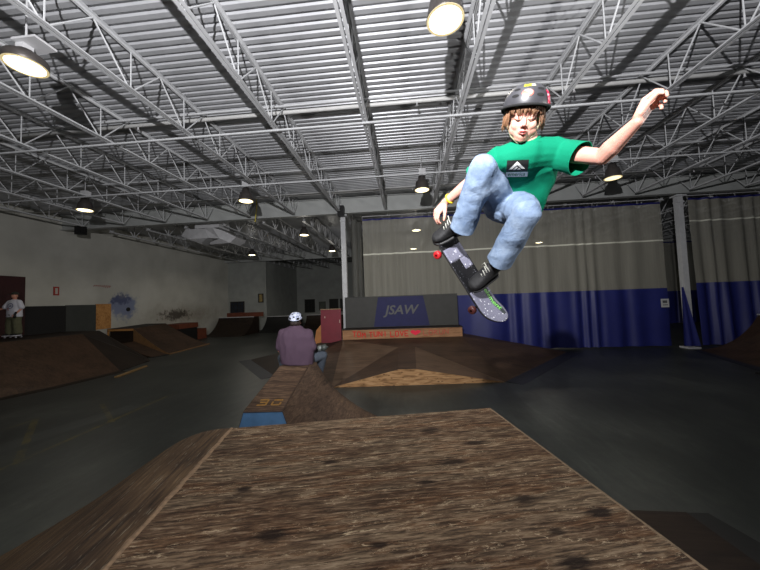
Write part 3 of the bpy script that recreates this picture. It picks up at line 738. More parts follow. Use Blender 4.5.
def scrawl(mb, s, x, w_, h, y, z, th):
    for ch in s:
        if ch != ' ':
            j = rnd.uniform(-.02, .02)
            for (a0, b0), (a1, b1) in G[ch]: mb.bar((x+a0*w_*.72, y, z+b0*h+j), (x+a1*w_*.72, y, z+b1*h+j), .006, th, (0,0,1)) if abs(a0-a1) > .01 else mb.box((x+a0*w_*.72, y, z+(b0+b1)/2*h+j), (th, .006, abs(b0-b1)*h))
        x += w_ if ch != ' ' else w_*.5
    return x
scrawl(words, 'TOM TUNI LOVE', -2.05, .178, .19, 11.496, .83, .04)
words.build('red_writing', M_redpaint, PT)
w2 = MB(); scrawl(w2, 'LORUN', .60, .19, .17, 11.496, .86, .028); w2.build('faded_writing', mat('faded_red_marker', (.70,.32,.24), .7), PT)
mb = MB(); hp = []
for i in range(28):
    a = 2*math.pi*i/28; hp.append((.30+.0118*16*math.sin(a)**3*1.0, 11.492, .955+.0072*(13*math.cos(a)-5*math.cos(2*a)-2*math.cos(3*a)-math.cos(4*a))))
mb.prism(hp, (0,.006,0)).build('heart', M_pink, PT)
# banner
BN = thing('banner_board', 'long grey board with a navy panel reading JSAW behind the platform', 'banner', (-.22, 12.2, 1.13))
MB().box((-.23, 12.225, 1.73), (4.44, .05, 1.2)).build('board', M_banner, BN)
MB().prism([(-1.11,12.198,2.31),(.67,12.198,2.31),(.89,12.198,1.14),(-1.31,12.198,1.14)], (0,.004,0)).build('navy_panel', M_bannerb, BN)
me = text_mesh('JSAW', .52, .012, .25); me.transform(Matrix.Translation((-.23, 12.19, 1.77)) @ Matrix.Rotation(math.pi/2, 4, 'X') @ Matrix.Diagonal((1.0,.95,1,1)))
link('letters', me, M_bannert, BN)
MB().box((-.23, 12.21, 2.34), (4.44, .05, .015)).build('top_edge', M_black, BN)
# red side panel and orange plywood behind it
RB = thing('maroon_panel', 'maroon painted upright panel left of the platform', 'panel', (-2.86, 11.5, 0))
MB().box((-2.87, 11.52, 1.28), (.78, .05, 1.26)).build('panel', M_maroonb, RB)
MB().box((-2.87, 11.51, 1.915), (.80, .07, .03)).build('chipped_top_edge', M_lightwood, RB)
MB().box((-3.1, 11.489, 1.62), (.03, .01, .07)).box((-2.53, 11.489, 1.45), (.03, .01, .12)).build('pale_chips', mat('pale_chip', (.7,.6,.55), .8), RB)
tag(MB().prism([(-3.95,12.44,.0),(-3.25,12.44,.0),(-3.25,12.44,1.28),(-3.52,12.44,1.28),(-3.72,12.44,1.05)], (0,.04,0)).build('plywood_sheet', mat('orange_plywood', (.72,.48,.27), .7, 0, .15, 5)), 'bare orange plywood ramp side seen left of the maroon panel', 'panel')

# ------------------------------------------------------------------ left ramps
def solid_poly(name, tops, m, parent=None):
    """sheet following the given 3-D polygon, 2 cm thick"""
    pts = [V(p) for p in tops]; return MB().prism(pts, (0,0,-.02)).build(name, m, parent)
LR = thing('bank_ramp', 'large brown bank ramp along the left wall, with the deck the boy stands on', 'ramp', (-12, 8, 0))
solid_poly('deck', [(-15.24, 3.4, 1.29), (-13.1, 3.4, 1.29), (-12.65, 11.04, 1.29), (-13.6, 12.6, 1.29), (-15.24, 12.6, 1.29)], M_dkwood, LR)
solid_poly('bank_sheet', [(-13.1, 3.4, 1.29), (-11.6, 3.4, .02), (-10.35, 8.2, .02), (-10.2, 10.2, .02), (-12.65, 11.04, 1.29)], M_brown, LR)
solid_poly('hip_sheet', [(-12.65, 11.04, 1.29), (-10.2, 10.2, .02), (-10.75, 12.1, .02), (-11.5, 12.8, .02), (-13.6, 12.6, 1.29)], M_dkwood, LR)
MB().add([(-11.6,3.4,.025),(-10.35,8.2,.025),(-10.2,10.2,.025),(-9.95,10.2,.004),(-10.05,8.1,.004),(-11.3,3.35,.004)], [(0,1,4,5),(1,2,3,4)]).build('threshold_strip', M_dkwood, LR)
c = atZ(130, 371, .03); tag(MB().bar(atZ(116, 377, .03), atZ(146, 366, .03), .10, .05).build('wood_strip', mat('pale_batten', (.55,.44,.28), .7, 0, .2, 10)), 'pale wooden batten lying on the floor before the left bank ramp', 'batten')
KR = thing('kicker_ramp', 'small brown kicker ramp between the left bank and the funbox', 'ramp', (-12.3, 13, 0))
solid_poly('sheet', [(-13.3, 12.95, .60), (-13.2, 13.95, .62), (-11.25, 13.6, .03), (-11.4, 12.9, .03)], M_brown, KR)
MB().prism([(-13.3,12.95,.58),(-11.4,12.90,.02),(-11.4,12.90,0),(-13.3,12.95,0)], (0,.02,0)).build('side_panel', M_dkwood, KR)
MB().bar((-11.32,12.86,.012), (-11.16,13.55,.012), .2, .02).build('edge_plate', M_black, KR)
LF = thing('funbox', 'brown funbox with open plywood end along the left wall', 'ramp', (-13, 15.5, 0))
t0, t1, t2, t3 = V((-14.9,13.7,1.22)), V((-13.65,15.0,1.36)), V((-13.55,16.3,1.30)), V((-14.9,16.5,1.28))
b0, b1 = V((-11.15,13.6,.03)), V((-11.45,16.95,.03))
solid_poly('top_sheet', [(-14.9,14.2,1.24), (-13.5,14.2,1.22), (-13.55,16.3,1.32), (-14.9,16.5,1.32)], M_dkwood, LF)
mb = MB(); vs = []; fs = []; K = 8
for j in range(K+1):
    t_ = j/K; z = (1-t_)**1.25
    vs += [(-13.5+2.35*t_, 14.2-.5*t_, .03+1.19*z), (-13.55+2.1*t_, 16.3+.65*t_, .03+1.29*z)]
for j in range(K): fs.append((2*j, 2*j+1, 2*j+3, 2*j+2))
MB().add(vs, fs).build('bank_sheet', M_brown, LF)
MB().prism([vs[2*j] for j in range(K+1)] and [V(vs[2*j])-V((0,0,.012)) for j in range(K+1)] + [V((-13.5,14.2,0))], (0,.02,0)).build('plywood_end', mat('dull_plywood', (.50,.37,.23), .7, 0, .2, 6), LF)
MB().bar((-11.12,13.6,.03), (-11.42,16.97,.03), .07, .05).build('pale_edge', mat('tan_edge', (.50,.38,.25), .7, 0, .2, 8), LF)
MB().box((-14.2, 14.22, 1.17), (1.4, .05, .10)).box((-14.87, 14.22, .6), (.07, .05, 1.2)).build('plywood_frame', M_ply, LF)
MB().box((-14.2, 15.2, .6), (1.3, 1.8, 1.18)).build('inner_box', M_dkwood, LF)
# dark bench boxes
t = thing('ledge_box', 'dark boxes with a brown top board against the far left wall', 'box', (-14.3, 18.6, 0))
MB().box((-14.5, 18.7, .42), (1.1, 1.6, .84)).build('body', M_black, t); MB().box((-14.5, 18.7, 1.0), (1.15, 1.7, .30)).build('top_board', M_orange, t)
MB().box((-14.4, 20.0, .35), (.9, .9, .7)).build('small_box', M_orange, t)
# far quarter pipe
def quarter(x0, x1, y0, y1, h, m, lab, board=None, deck=.8, name='quarter_pipe'):
    t = thing(name, lab, 'ramp', ((x0+x1)/2, y0, 0)); K = 12; pts = []
    R_ = (h*h+(y1-y0)**2)/(2*h)
    for i in range(K+1):
        a = i/K; yy_ = (y1-y0)*a; pts.append((y0+yy_, R_-math.sqrt(max(R_*R_-yy_*yy_, 0))))
    poly = [(x0, y, z+.01) for y, z in pts] + [(x0, y1+deck, h+.01), (x0, y1+deck, 0), (x0, y0, 0)]
    MB().prism(poly, (x1-x0, 0, 0)).build('body', m, t)
    MB().tube([(x0, y1, h+.015), (x1, y1, h+.015)], .03, 8).build('coping', M_galv, t)
    if board: MB().box((board[0]/2+board[1]/2, y1+deck-.05, h+board[2]/2), (board[1]-board[0], .05, board[2])).build('back_board', M_orange, t)
    return t
quarter(-14.4, -11.6, 20.6, 22.6, 1.25, M_dkwood, 'dark brown quarter pipe with an orange-brown back board far left', (-14.2, -11.2, .34))
quarter(-11.4, -8.7, 22.6, 24.4, 1.15, M_black, 'very dark quarter pipe beyond the seated man, right of the far one')
quarter(-8.6, -3.2, 24.5, 26, 1.1, M_dkwood, 'low dark ramp across the back hall behind the seated man')
# right quarter pipe, rising to the right
t = thing('quarter_pipe', 'brown quarter pipe rising at the right edge before the curtain', 'ramp', (11, 10.5, 0))
pts = []; K = 16; R_ = 2.35
for i in range(K+1):
    a = math.radians(60)*i/K; pts.append((R_*math.sin(a), R_*(1-math.cos(a))))
mb = MB()
def base(yq): f = (12.0-yq)/4.2; return 10.35 - 1.35*f
ya, yb = 12.0, 5.5
A_ = [V((base(ya)+x, ya, z+.01)) for x, z in pts]; B_ = [V((base(yb)+x, yb, z+.01)) for x, z in pts]
ex = A_[-1].x+.9; A_ += [V((ex, ya, A_[-1].z)), V((ex, ya, 0)), V((A_[0].x, ya, 0))]; ex = B_[-1].x+.9; B_ += [V((ex, yb, B_[-1].z)), V((ex, yb, 0)), V((B_[0].x, yb, 0))]
n = len(A_); mb.add(A_+B_, [tuple(range(n)), tuple(range(2*n-1, n-1, -1))] + [(i, (i+1) % n, (i+1) % n+n, i+n) for i in range(n)]); mb.build('curved_sheet', M_brown, t)
MB().tube([A_[16]+V((0,0,.02)), B_[16]+V((0,0,.02))], .03, 8).build('coping', M_galv, t)
s0, s1 = V((base(ya), ya, .004)), V((base(yb), yb, .004))
MB().add([s0+V((0,0,.012)), s1+V((0,0,.012)), s1+V((-.42,0,0)), s0+V((-.2,0,0))], [(0,1,2,3)]).build('edge_strip', M_edge, t)
tag(MB().box(atZ(765, 373.5, .015)+V((.35,-.1,0)), (1.0, .35, .03)).build('floor_plate', M_black), 'black plate on the floor at the right edge', 'plate')
# ================================================================== PEOPLE
M_skin = mat('skin', (.83,.61,.54), .5, 0, .06, 14, .08, 120)
M_skin.node_tree.nodes['Principled BSDF'].inputs['Subsurface Weight'].default_value = .2; M_skin.node_tree.nodes['Principled BSDF'].inputs['Subsurface Radius'].default_value = (.02,.006,.004)
M_skin2 = mat('tan_skin', (.78,.55,.46), .55, 0, .06, 14)
M_lip = mat('lips', (.80,.38,.36), .45)
M_hair = mat('light_brown_hair', (.43,.30,.20), .6, 0, .45, 30)
M_hairdk = mat('dark_brown_hair', (.16,.11,.09), .6, 0, .3, 30)
M_lash = mat('dark_lashes', (.22,.14,.11), .6)
M_helmet = mat('satin_black_helmet', (.21,.21,.225), .42, 0, .08, 12, spec=.6)
M_vent = mat('helmet_vent_black', (.015,.015,.015), .9)
M_strap = mat('olive_strap', (.50,.50,.40), .8)
M_green = mat('green_cotton', (.02,.46,.34), .85, 0, .05, 10, .25, 220, spec=.15)
w = NT('faded_blue_denim'); n1 = w.noise(w.mapping(), 9, 5, .3, .6); n2 = w.noise(w.mapping(), 320, 2)
f = w.math('ADD', w.math('MULTIPLY', n1, .8), w.math('MULTIPLY', n2, .2)); c = w.ramp(f, [(.34, (.38,.45,.55)), (.5, (.46,.53,.625)), (.66, (.55,.615,.70))]); nb = w.noise(w.mapping((1,1,1.8)), 16, 4, 1.2, .55); w.bump(w.math('ADD', n2, w.math('MULTIPLY', nb, 3.0)), .5, .004); M_denim = w.out(c, .85, .15)
M_shoe = mat('black_suede', (.06,.06,.065), .7, 0, .2, 30, .2, 80)
M_lace = mat('grey_white_lace', (.66,.66,.62), .8)
M_sole = mat('black_rubber', (.09,.09,.09), .6)
M_white_d = mat('white_print', (.90,.91,.90), .7)
M_black_d = mat('black_print', (.05,.06,.06), .7)
w = NT('speckled_grey_grip'); vo = w.N.new('ShaderNodeTexVoronoi'); vo.inputs['Scale'].default_value = 42; w.link(w.mapping(), vo.inputs['Vector'])
n = w.noise(w.mapping(), 300, 2); c = w.ramp(n, [(.3, (.36,.36,.42)), (.7, (.52,.52,.58))]); c = w.mix(w.gray(vo.outputs['Distance'], .20, .12), c, (.95,.95,.97)); M_grip = w.out(c, .9, .1)
w = NT('black_grip'); n = w.noise(w.mapping(), 300, 2); c = w.ramp(n, [(.3, (.05,.05,.055)), (.7, (.12,.12,.13))]); vo = w.N.new('ShaderNodeTexVoronoi'); vo.inputs['Scale'].default_value = 60; w.link(w.mapping(), vo.inputs['Vector'])
c = w.mix(w.math('MULTIPLY', w.gray(vo.outputs['Distance'], .14, .08), .5), c, (.8,.8,.85)); M_gripb = w.out(c, .9, .1)

def hand(mb, wrist, f, n, s, curls, S=1.0, thumb=(.75, .55, .35), spread=.10, thumb_curl=.5):
    """f: towards fingers, n: palm normal, s: towards the thumb; curls per finger (index..little)"""
    f, n, s = V(f).normalized(), V(n).normalized(), V(s).normalized(); w_ = V(wrist)
    offs = (.030, .010, -.010, -.029); plen = (.082, .086, .082, .074)
    L3 = ((.040,.024,.019), (.045,.028,.020), (.041,.026,.019), (.032,.020,.017))
    for i in range(4):
        k = w_ + (f*plen[i] + s*offs[i])*S
        mb.cap(w_ + s*offs[i]*.55*S + f*.012*S, .0155*S, k, .0115*S)
        if i: mb.cap(w_ + (f*plen[i]*.6 + s*(offs[i]+.01))*S, .014*S, k, .011*S)
        ang = 0; p = k; d0 = (f + s*spread*(1.5-i)/1.5*.9).normalized(); r = .0098*S
        for q in range(3):
            ang += curls[i][q]; d = d0*math.cos(ang) + n*math.sin(ang); p2 = p + d*L3[i][q]*S; r2 = r*.9
            mb.cap(p, r, p2, r2, 12); p = p2; r = r2
    b = w_ + (f*.022 + s*.022 + n*.008)*S; d = (s*thumb[0] + f*thumb[1] + n*thumb[2]).normalized()
    p1 = b + d*.040*S; mb.cap(b, .0165*S, p1, .0125*S)
    d2 = (d + f*.5*(1-thumb_curl) + n*thumb_curl*.5 - s*.35*thumb_curl).normalized(); p2 = p1 + d2*.030*S; mb.cap(p1, .0118*S, p2, .0105*S, 12)
    d3 = (d2 + n*thumb_curl*.4 - s*.4*thumb_curl + f*.2).normalized(); mb.cap(p2, .0105*S, p2 + d3*.022*S, .0085*S, 12)
def folds(seed, amp, sc_=9, st=(1,1,1)):
    def g(co):
        p = V((co.x*st[0], co.y*st[1], co.z*st[2]))*sc_ + V((seed, seed*2, 0))
        a = noise.noise(p); b = noise.noise(p*2.3+V((5,1,2)))
        return amp*((1-abs(a)*2.2)*.7 + b*.5)
    return g
def frame_head(fw, up):
    z = V(fw).normalized(); y = (V(up)-V(up).dot(z)*z).normalized(); x = y.cross(z); return x, y, z   # x: viewer-right when facing us

# ---------------------------------------------------------------- the jumping boy
BOY = thing('person', 'person in green t-shirt, jeans and black helmet jumping on a skateboard', 'person', P(500, 230, 1.75))
hx, hy, hz = frame_head(cdir((-.36, -.48, .90)), cdir((.03, 1, .30)))
HC = P(524, 118, 1.50)
HS = 1.0
def h(x, y, z): return HC + (hx*x + hy*y + hz*z)*HS
NECK = P(528, 147, 1.56); CHEST = P(530, 165, 1.60)
RS, LS = P(500, 160, 1.60), P(560, 153, 1.56)
RE, RWr = P(473, 180, 1.74), P(444.5, 203, 1.93)
LE, LWr = P(602, 157, 1.39), P(637, 122, 1.23)
HIPC = P(508, 205, 1.86)
RH, LH = P(499, 200, 1.84), P(516, 207, 1.84)
RK, LK = P(483.5, 169, 1.60), P(526, 214, 1.58)
RA, LA = P(461, 229, 1.86), P(499, 262, 1.82)
mb = MB()
# skull, face
mb.ell(h(0,.028,-.018), hx*.073, hy*.088, hz*.090, 20)
mb.ell(h(0,-.020,.022), hx*.060, hy*.078, hz*.060, 20)
mb.ell(h(0,-.062,.030), hx*.046, hy*.042, hz*.048, 16)
mb.ell(h(0,-.092,.055), hx*.021, hy*.016, hz*.019, 12)
for sx in (-1, 1):
    mb.ell(h(sx*.035,-.028,.058), hx*.022, hy*.024, hz*.018, 12)
    mb.cap(h(sx*.012,.022,.080), .008, h(sx*.046,.020,.064), .007)
    mb.ell(h(sx*.030,.000,.064), hx*.017, hy*.012, hz*.014, 12)
    mb.ell(h(sx*.074,-.008,-.012), hx*.008, hy*.028, hz*.016, 12)
    mb.ell(h(sx*.011,-.034,.090), hx*.0075, hy*.006, hz*.009, 10)
    mb.cap(h(sx*.058,-.035,.0), .014, h(sx*.018,-.088,.045), .014)
mb.cap(h(0,.014,.080), .0075, h(0,-.026,.102), .0085); mb.ell(h(0,-.029,.101), hx*.0095, hy*.008, hz*.009, 10)
mb.ell(h(0,-.058,.078), hx*.024, hy*.015, hz*.013, 12); mb.ell(h(0,-.076,.066), hx*.022, hy*.020, hz*.017, 12)
for sx in (-1, 1): mb.ell(h(sx*.040,-.045,.034), hx*.023, hy*.034, hz*.030, 14)
mb.cap(NECK + (HC-NECK)*.55, .048, NECK-cdir((0,.03,0)), .054)
# torso core under the shirt
mb.loft([(NECK, cdir((.06,0,0)), cdir((0,0,.05))), (CHEST, cdir((.12,0,0)), cdir((0,.03,.08))), (P(518,190,1.75), cdir((.10,0,0)), cdir((0,.05,.07))), (HIPC, cdir((.12,0,0)), cdir((0,.05,.08)))], 16)
mb.cap(RS, .042, RE, .034); mb.cap(RE, .036, RE.lerp(RWr,.3), .034); mb.cap(RE.lerp(RWr,.3), .034, RWr, .023)
mb.cap(LS, .044, LS.lerp(LE,.7), .038); mb.cap(LS.lerp(LE,.7), .038, LE, .035); mb.cap(LE, .035, LE.lerp(LWr,.30), .038); mb.cap(LE.lerp(LWr,.3), .037, LWr, .0225)
for a, b, c_ in ((RH, RK, RA), (LH, LK, LA)): mb.cap(a, .06, b, .045); mb.cap(b, .045, c_, .032)
mb.cap(HIPC, .08, RH, .06); mb.cap(HIPC, .08, LH, .06)
# raised left hand, palm to the left/up, fingers curled loosely
fL = (P(649, 101, 1.225)-LWr).normalized(); nL = cdir((.45,-.2,.85)); nL = (nL - nL.dot(fL)*fL).normalized(); sL = fL.cross(nL)
if sL.dot(cdir((-.6,.3,.4))) < 0: sL = -sL
hand(mb, LWr, fL, nL, sL, ((.65,1.15,.7), (.65,1.2,.75), (.7,1.25,.8), (.75,1.25,.8)), .95, (.30,.95,.40), .02, .4)
# right hand reaching for the tail
fR = cdir((-.62,-.75,.0)).normalized(); nR = cdir((.5,-.30,-.35)); nR = (nR-nR.dot(fR)*fR).normalized(); sR = fR.cross(nR)
if sR.dot(cdir((0.3,-.3,1))) < 0: sR = -sR
hand(mb, RWr, fR, nR, sR, ((.5,.7,.5), (.55,.75,.5), (.6,.8,.5), (.65,.8,.5)), .92, (.45,.8,.45), .05, .5)
body = remesh(mb, 'body', M_skin, .0042, BOY, 2)
# face details
fm = MB()
for sx in (-1, 1):
    fm.tube([h(sx*.014,-.006,.0795), h(sx*.024,-.0095,.0815), h(sx*.034,-.0085,.079), h(sx*.044,-.003,.069)], [.0012,.0022,.0022,.0012], 6)
fm.build('eyelashes', M_lash, BOY)
fm = MB()
for sx in (-1, 1): fm.tube([h(sx*.013,.023,.089), h(sx*.028,.029,.085), h(sx*.046,.023,.073)], [.0022,.0032,.0016], 6)
fm.build('eyebrows', M_hair, BOY)
fm = MB(); fm.tube([h(-.019,-.058,.086), h(-.007,-.054,.094), h(0,-.0555,.095), h(.007,-.054,.094), h(.019,-.058,.086)], [.001,.0028,.0024,.0028,.001], 8)
fm.tube([h(-.016,-.063,.087), h(0,-.067,.093), h(.016,-.063,.087)], [.001,.0038,.001], 8); fm.build('lips', M_lip, BOY, True)
fm = MB().tube([h(-.013,-.0605,.091), h(0,-.0608,.0965), h(.013,-.0605,.091)], [.001,.0022,.001], 6).build('mouth_opening', mat('mouth_dark', (.25,.08,.08), .6), BOY)
fm = MB().ell(h(-.006,-.036,.0955), hx*.003, hy*.002, hz*.003, 8).ell(h(.006,-.036,.0955), hx*.003, hy*.002, hz*.003, 8).build('nostrils', mat('nostril_dark', (.35,.15,.13), .7), BOY)
# hair strands
rnd = random.Random(11); hm = MB()
for i in range(300):
    a = rnd.uniform(-math.pi, math.pi)              # 0 = front
    front = abs(a) < .85
    if front and rnd.random() < .35: continue
    rx, rz = .079, .094
    y0 = .052 if front else .045
    ln = rnd.uniform(.018, .048) if front else rnd.uniform(.06, .105)
    if abs(a) > 2.3: ln *= 1.0
    p0 = V(((rx-.004)*math.sin(a), y0, rz*math.cos(a)-.012)); out = V((math.sin(a), 0, math.cos(a))); sw = rnd.uniform(-.25,.25)
    pts = []
    for k in range(6):
        t_ = k/5; q = p0 + V((0,-1,0))*ln*t_ + out*(.014*math.sin(t_*2.2) + rnd.uniform(-.003,.003)) + V((math.cos(a),0,-math.sin(a)))*ln*sw*t_
        q += out*(.006 if front else .004)
        pts.append(h(*q))
    hm.tube(pts, [.0024,.0028,.0026,.0022,.0016,.0006], 5)
hm.build('hair', M_hair, BOY, True)
# shirt
mb = MB(); ax = cdir((1,0,0))
sp = (LS-RS).normalized()
mb.loft([(NECK+cdir((0,-.004,0)), sp*.058, cdir((0,.012,.052))), (NECK.lerp(CHEST,.35), sp*.115, cdir((0,.02,.070))), (CHEST, sp*.150, cdir((0,.03,.098))),
         (P(527,181,1.66), cdir((.140,-.02,0)), cdir((0,.04,.105))), (P(523,192,1.72), cdir((.130,-.03,0)), cdir((0,.05,.10))), (P(522,203,1.77), cdir((.125,-.04,0)), cdir((0,.06,.095)))], 28)
mb.cap(NECK.lerp(CHEST,.4), .085, RS, .062); mb.cap(NECK.lerp(CHEST,.4), .085, LS, .066)
def sleeve(S_, E_, L, r0, r1, n=18):
    d = (E_-S_).normalized(); u = d.cross(cdir((0,0,1))).normalized(); v_ = d.cross(u)
    mb.loft([(S_-d*.02, u*r0, v_*r0), (S_+d*L*.5, u*(r0*.5+r1*.5), v_*(r0*.5+r1*.5)), (S_+d*L, u*r1, v_*r1)], n); return S_+d*L, d
c1, d1 = sleeve(LS+cdir((0,-.010,0)), LE+cdir((-.02,-.025,0)), .135, .070, .070); c2, d2 = sleeve(RS, RE, .17, .064, .070)
shirt = remesh(mb, 't_shirt', M_green, .0062, BOY, 3, folds(3.1, .011, 6, (1.3,1,.8)), [(c1, d1, .10), (c2, d2, .09)])
sol = shirt.modifiers.new('thickness', 'SOLIDIFY'); sol.thickness = .003; sol.offset = -1
mb = MB(); pts = []
for i in range(25):
    a = 2*math.pi*i/24; pts.append(NECK + cdir((.002,-.0,.01)) + sp*.060*math.cos(a) + cdir((0,.012,.055))*math.sin(a) + cdir((0,-.018,0))*max(math.sin(a),0))
mb.tube(pts, .006, 8, False).build('collar', M_green, BOY, True)
# chest print
def view(px, py): return ray(px, py).normalized()
dq = P(517, 170, 1.0)-CAM; D = dq.normalized(); Uq = (cdir((1,.03,0)) - cdir((1,.03,0)).dot(D)*D).normalized(); Vq = D.cross(Uq)*-1
if Vq.dot(cdir((0,1,0))) < 0: Vq = -Vq
O = P(516.8, 170, 1.5); k_ = 1.5/307
decal('chest_print', flat([rect(-10.2*k_,-1.5*k_,10.2*k_,9.5*k_)]), O, Uq, Vq, D, shirt, M_black_d, BOY, .0022, .008)
tri = [[(-8*k_,.5*k_),(-.6*k_,8*k_),(7.6*k_,.8*k_),(4.5*k_,.8*k_),(-.4*k_,5.2*k_),(-4.6*k_,.5*k_)], [(-4.0*k_,.3*k_),(-.3*k_,3.9*k_),(1.3*k_,2.3*k_),(-.8*k_,.3*k_)], [(.2*k_,.2*k_),(2.0*k_,2.4*k_),(3.8*k_,.5*k_)]]
decal('mountain_logo', flat([[(-8.2*k_,.2*k_),(-.4*k_,8.2*k_),(-.2*k_,4.8*k_),(-4.4*k_,.9*k_)], [(-.4*k_,8.2*k_),(7.8*k_,1.0*k_),(4.4*k_,1.2*k_),(-.2*k_,4.8*k_)], [(-4.0*k_,.1*k_),(-.2*k_,3.6*k_),(.9*k_,2.4*k_),(-1.6*k_,.1*k_)], [(.0,.1*k_),(2.0*k_,2.2*k_),(3.9*k_,.3*k_)]]), O, Uq, Vq, D, shirt, M_white_d, BOY, .0042, .006)
decal('print_bar', flat([rect(-10.6*k_,-6.9*k_,11.2*k_,-2.0*k_)]), O, Uq, Vq, D, shirt, M_white_d, BOY, .0022, .008)
tm = text_mesh('emerica', 5.4*k_, .0003, .15); tm.transform(Matrix.Translation((0,-4.4*k_,0)))
decal('print_letters', tm, O, Uq, Vq, D, shirt, mat('green_grey_letters', (.30,.52,.44), .7), BOY, .0042, .006)
# jeans
mb = MB()
mb.ell(HIPC, cdir((.150,0,0)), cdir((0,.115,0)), cdir((0,0,.11)), 20)
mb.cap(HIPC+cdir((.04,.02,.02)), .105, LH, .100); mb.cap(HIPC+cdir((-.02,.02,.02)), .10, RH, .098)
mb.cap(RH, .098, RH.lerp(RK,.6), .086); mb.cap(RH.lerp(RK,.6), .086, RK, .072)
mb.cap(LH, .104, LH.lerp(LK,.6), .094); mb.cap(LH.lerp(LK,.6), .090, LK, .069)
def shin(K_, A, r0, r1, r2):
    d = (A-K_).normalized(); u = d.cross(cdir((0,0,1))).normalized(); v_ = d.cross(u)
    mb.cap(K_, r0, K_.lerp(A,.5), r1)
    mb.loft([(K_.lerp(A,.4), u*r1, v_*r1), (K_.lerp(A,.75), u*(r1+r2)/2, v_*(r1+r2)/2), (A+d*.005, u*r2, v_*r2*1.1)], 18)
    return (A+d*.005, d, r2+.03)
k1 = shin(RK, RA+cdir((.006,0,0)), .074, .072, .070); k2 = shin(LK, LA, .070, .070, .070)
jeans = remesh(mb, 'jeans', M_denim, .0065, BOY, 2, folds(8.7, .0065, 8, (1.0,1,1.4)), [k1, k2])
sol = jeans.modifiers.new('thickness', 'SOLIDIFY'); sol.thickness = .003; sol.offset = -1

# helmet: shell, rim, vents, stickers, straps
def dome(a, t_, off=0):
    """a: angle round (0 front, + viewer right), t_: 0 top .. 1 rim"""
    rim_y = .052 - .014*(1-math.cos(a)) - .022*max(0, -math.cos(a))
    ry = .112
    ymax = ry; y = ymax*math.cos(t_*math.pi/2*1.0)
    s_ = math.sin(min(t_, 1)*math.pi/2)**.85
    yy_ = (y) + (rim_y-.028)*t_
    x = (.105+off)*s_*math.sin(a); z = (.124+off)*s_*math.cos(a)
    # rounder, fuller skate-helmet sides
    return V((x, .030+yy_*(1+off*6) , z-.010))
K1, K2 = 48, 18
def shell_pts(off): return [[h(*dome(2*math.pi*i/K1-math.pi, max(j/K2, .02)**.85, off)) for i in range(K1)] for j in range(K2+1)]
def shell(off0, off1):
    o_, i_ = shell_pts(off0), shell_pts(off1); vs = []; fs = []
    for rws in (o_, i_):
        for r in rws: vs += r
    n = K1; B_ = (K2+1)*n
    for j in range(K2):
        for i in range(n):
            a, b, c_, d = j*n+i, j*n+(i+1) % n, (j+1)*n+(i+1) % n, (j+1)*n+i
            fs.append((a, b, c_, d)); fs.append((B_+d, B_+c_, B_+b, B_+a))
    for i in range(n): fs.append((K2*n+i, K2*n+(i+1) % n, B_+K2*n+(i+1) % n, B_+K2*n+i))
    fs.append(tuple(range(n))); fs.append(tuple(B_+i for i in range(n))[::-1])
    return MB().add(vs, fs)
HM = shell(0, -.012).build('helmet', M_helmet, BOY, True)
rim = shell_pts(.001)[K2]; MB().tube(rim + [rim[0]], .0055, 8, False).build('helmet_rim', M_vent, BOY, True)
inner = [[h(*(dome(2*math.pi*i/K1-math.pi, 1.0, -.003*j) + V((0,-.004*j*0,0)))) for i in range(K1)] for j in range(2)]
# vents: dark slots set into the shell
def patch(a0, a1, t0, t1, off, na=8, nt=5, ellip=True, skew=0):
    vs = []; fs = []
    for j in range(nt+1):
        for i in range(na+1):
            u, v_ = 2*i/na-1, 2*j/nt-1
            if ellip: u2, v2 = u*math.sqrt(max(1-v_*v_/2, 0)), v_*math.sqrt(max(1-u*u/2, 0))
            else: u2, v2 = u, v_
            vs.append(h(*dome((a0+a1)/2+(a1-a0)/2*u2, (t0+t1)/2+(t1-t0)/2*v2 + skew*u2, off)))
    for j in range(nt):
        for i in range(na): fs.append((j*(na+1)+i, j*(na+1)+i+1, (j+1)*(na+1)+i+1, (j+1)*(na+1)+i))
    return MB().add(vs, fs)
for a0, a1, t0, t1 in ((.34,.72,.70,.79), (.42,.85,.50,.59), (-.78,-.42,.70,.79), (-.85,-.46,.50,.59), (1.5,1.85,.50,.62), (-1.85,-1.5,.5,.62), (2.4,2.8,.5,.62), (-2.8,-2.4,.5,.62)):
    patch(a0, a1, t0, t1, .0012).build('vent', M_vent, BOY, True, fix=False)
patch(-.35, .35, .34, .45, .0012, 8, 4, False, .0).build('yellow_sticker', mat('yellow_sticker', (.78,.74,.10), .4), BOY, True, fix=False)
patch(.12, .35, .36, .44, .0018, 5, 3, False).build('white_sticker', mat('white_sticker', (.85,.85,.80), .4), BOY, True, fix=False)
w = NT('red_grey_sticker'); n = w.noise(w.mapping(), 60, 3); M_stk = w.out(w.ramp(n, [(.42, (.75,.35,.30)), (.5, (.62,.58,.56)), (.58, (.45,.44,.46))]), .4, .5)
patch(-.32, .20, .56, .80, .0012, 8, 6).build('front_sticker', M_stk, BOY, True, fix=False)
w = NT('pink_white_sticker'); n = w.noise(w.mapping(), 70, 2); M_stk2 = w.out(w.ramp(n, [(.46, (.90,.12,.30)), (.56, (.92,.30,.42)), (.62, (.92,.80,.82))]), .4, .5)
patch(.95, 1.28, .58, .95, .0014, 6, 8, False).build('pink_side_sticker', M_stk2, BOY, True, fix=False)
mb = MB()
for sx in (-1, 1):
    mb.tube([h(sx*.080,.03,.035), h(sx*.071,-.03,.030), h(sx*.050,-.078,.040), h(sx*.015,-.108,.045), h(0,-.112,.045)], .0042, 6)
mb.build('chin_strap', M_strap, BOY, True)
MB().box(h(.012,-.110,.047), (.022,.012,.012)).build('buckle', M_vent, BOY)
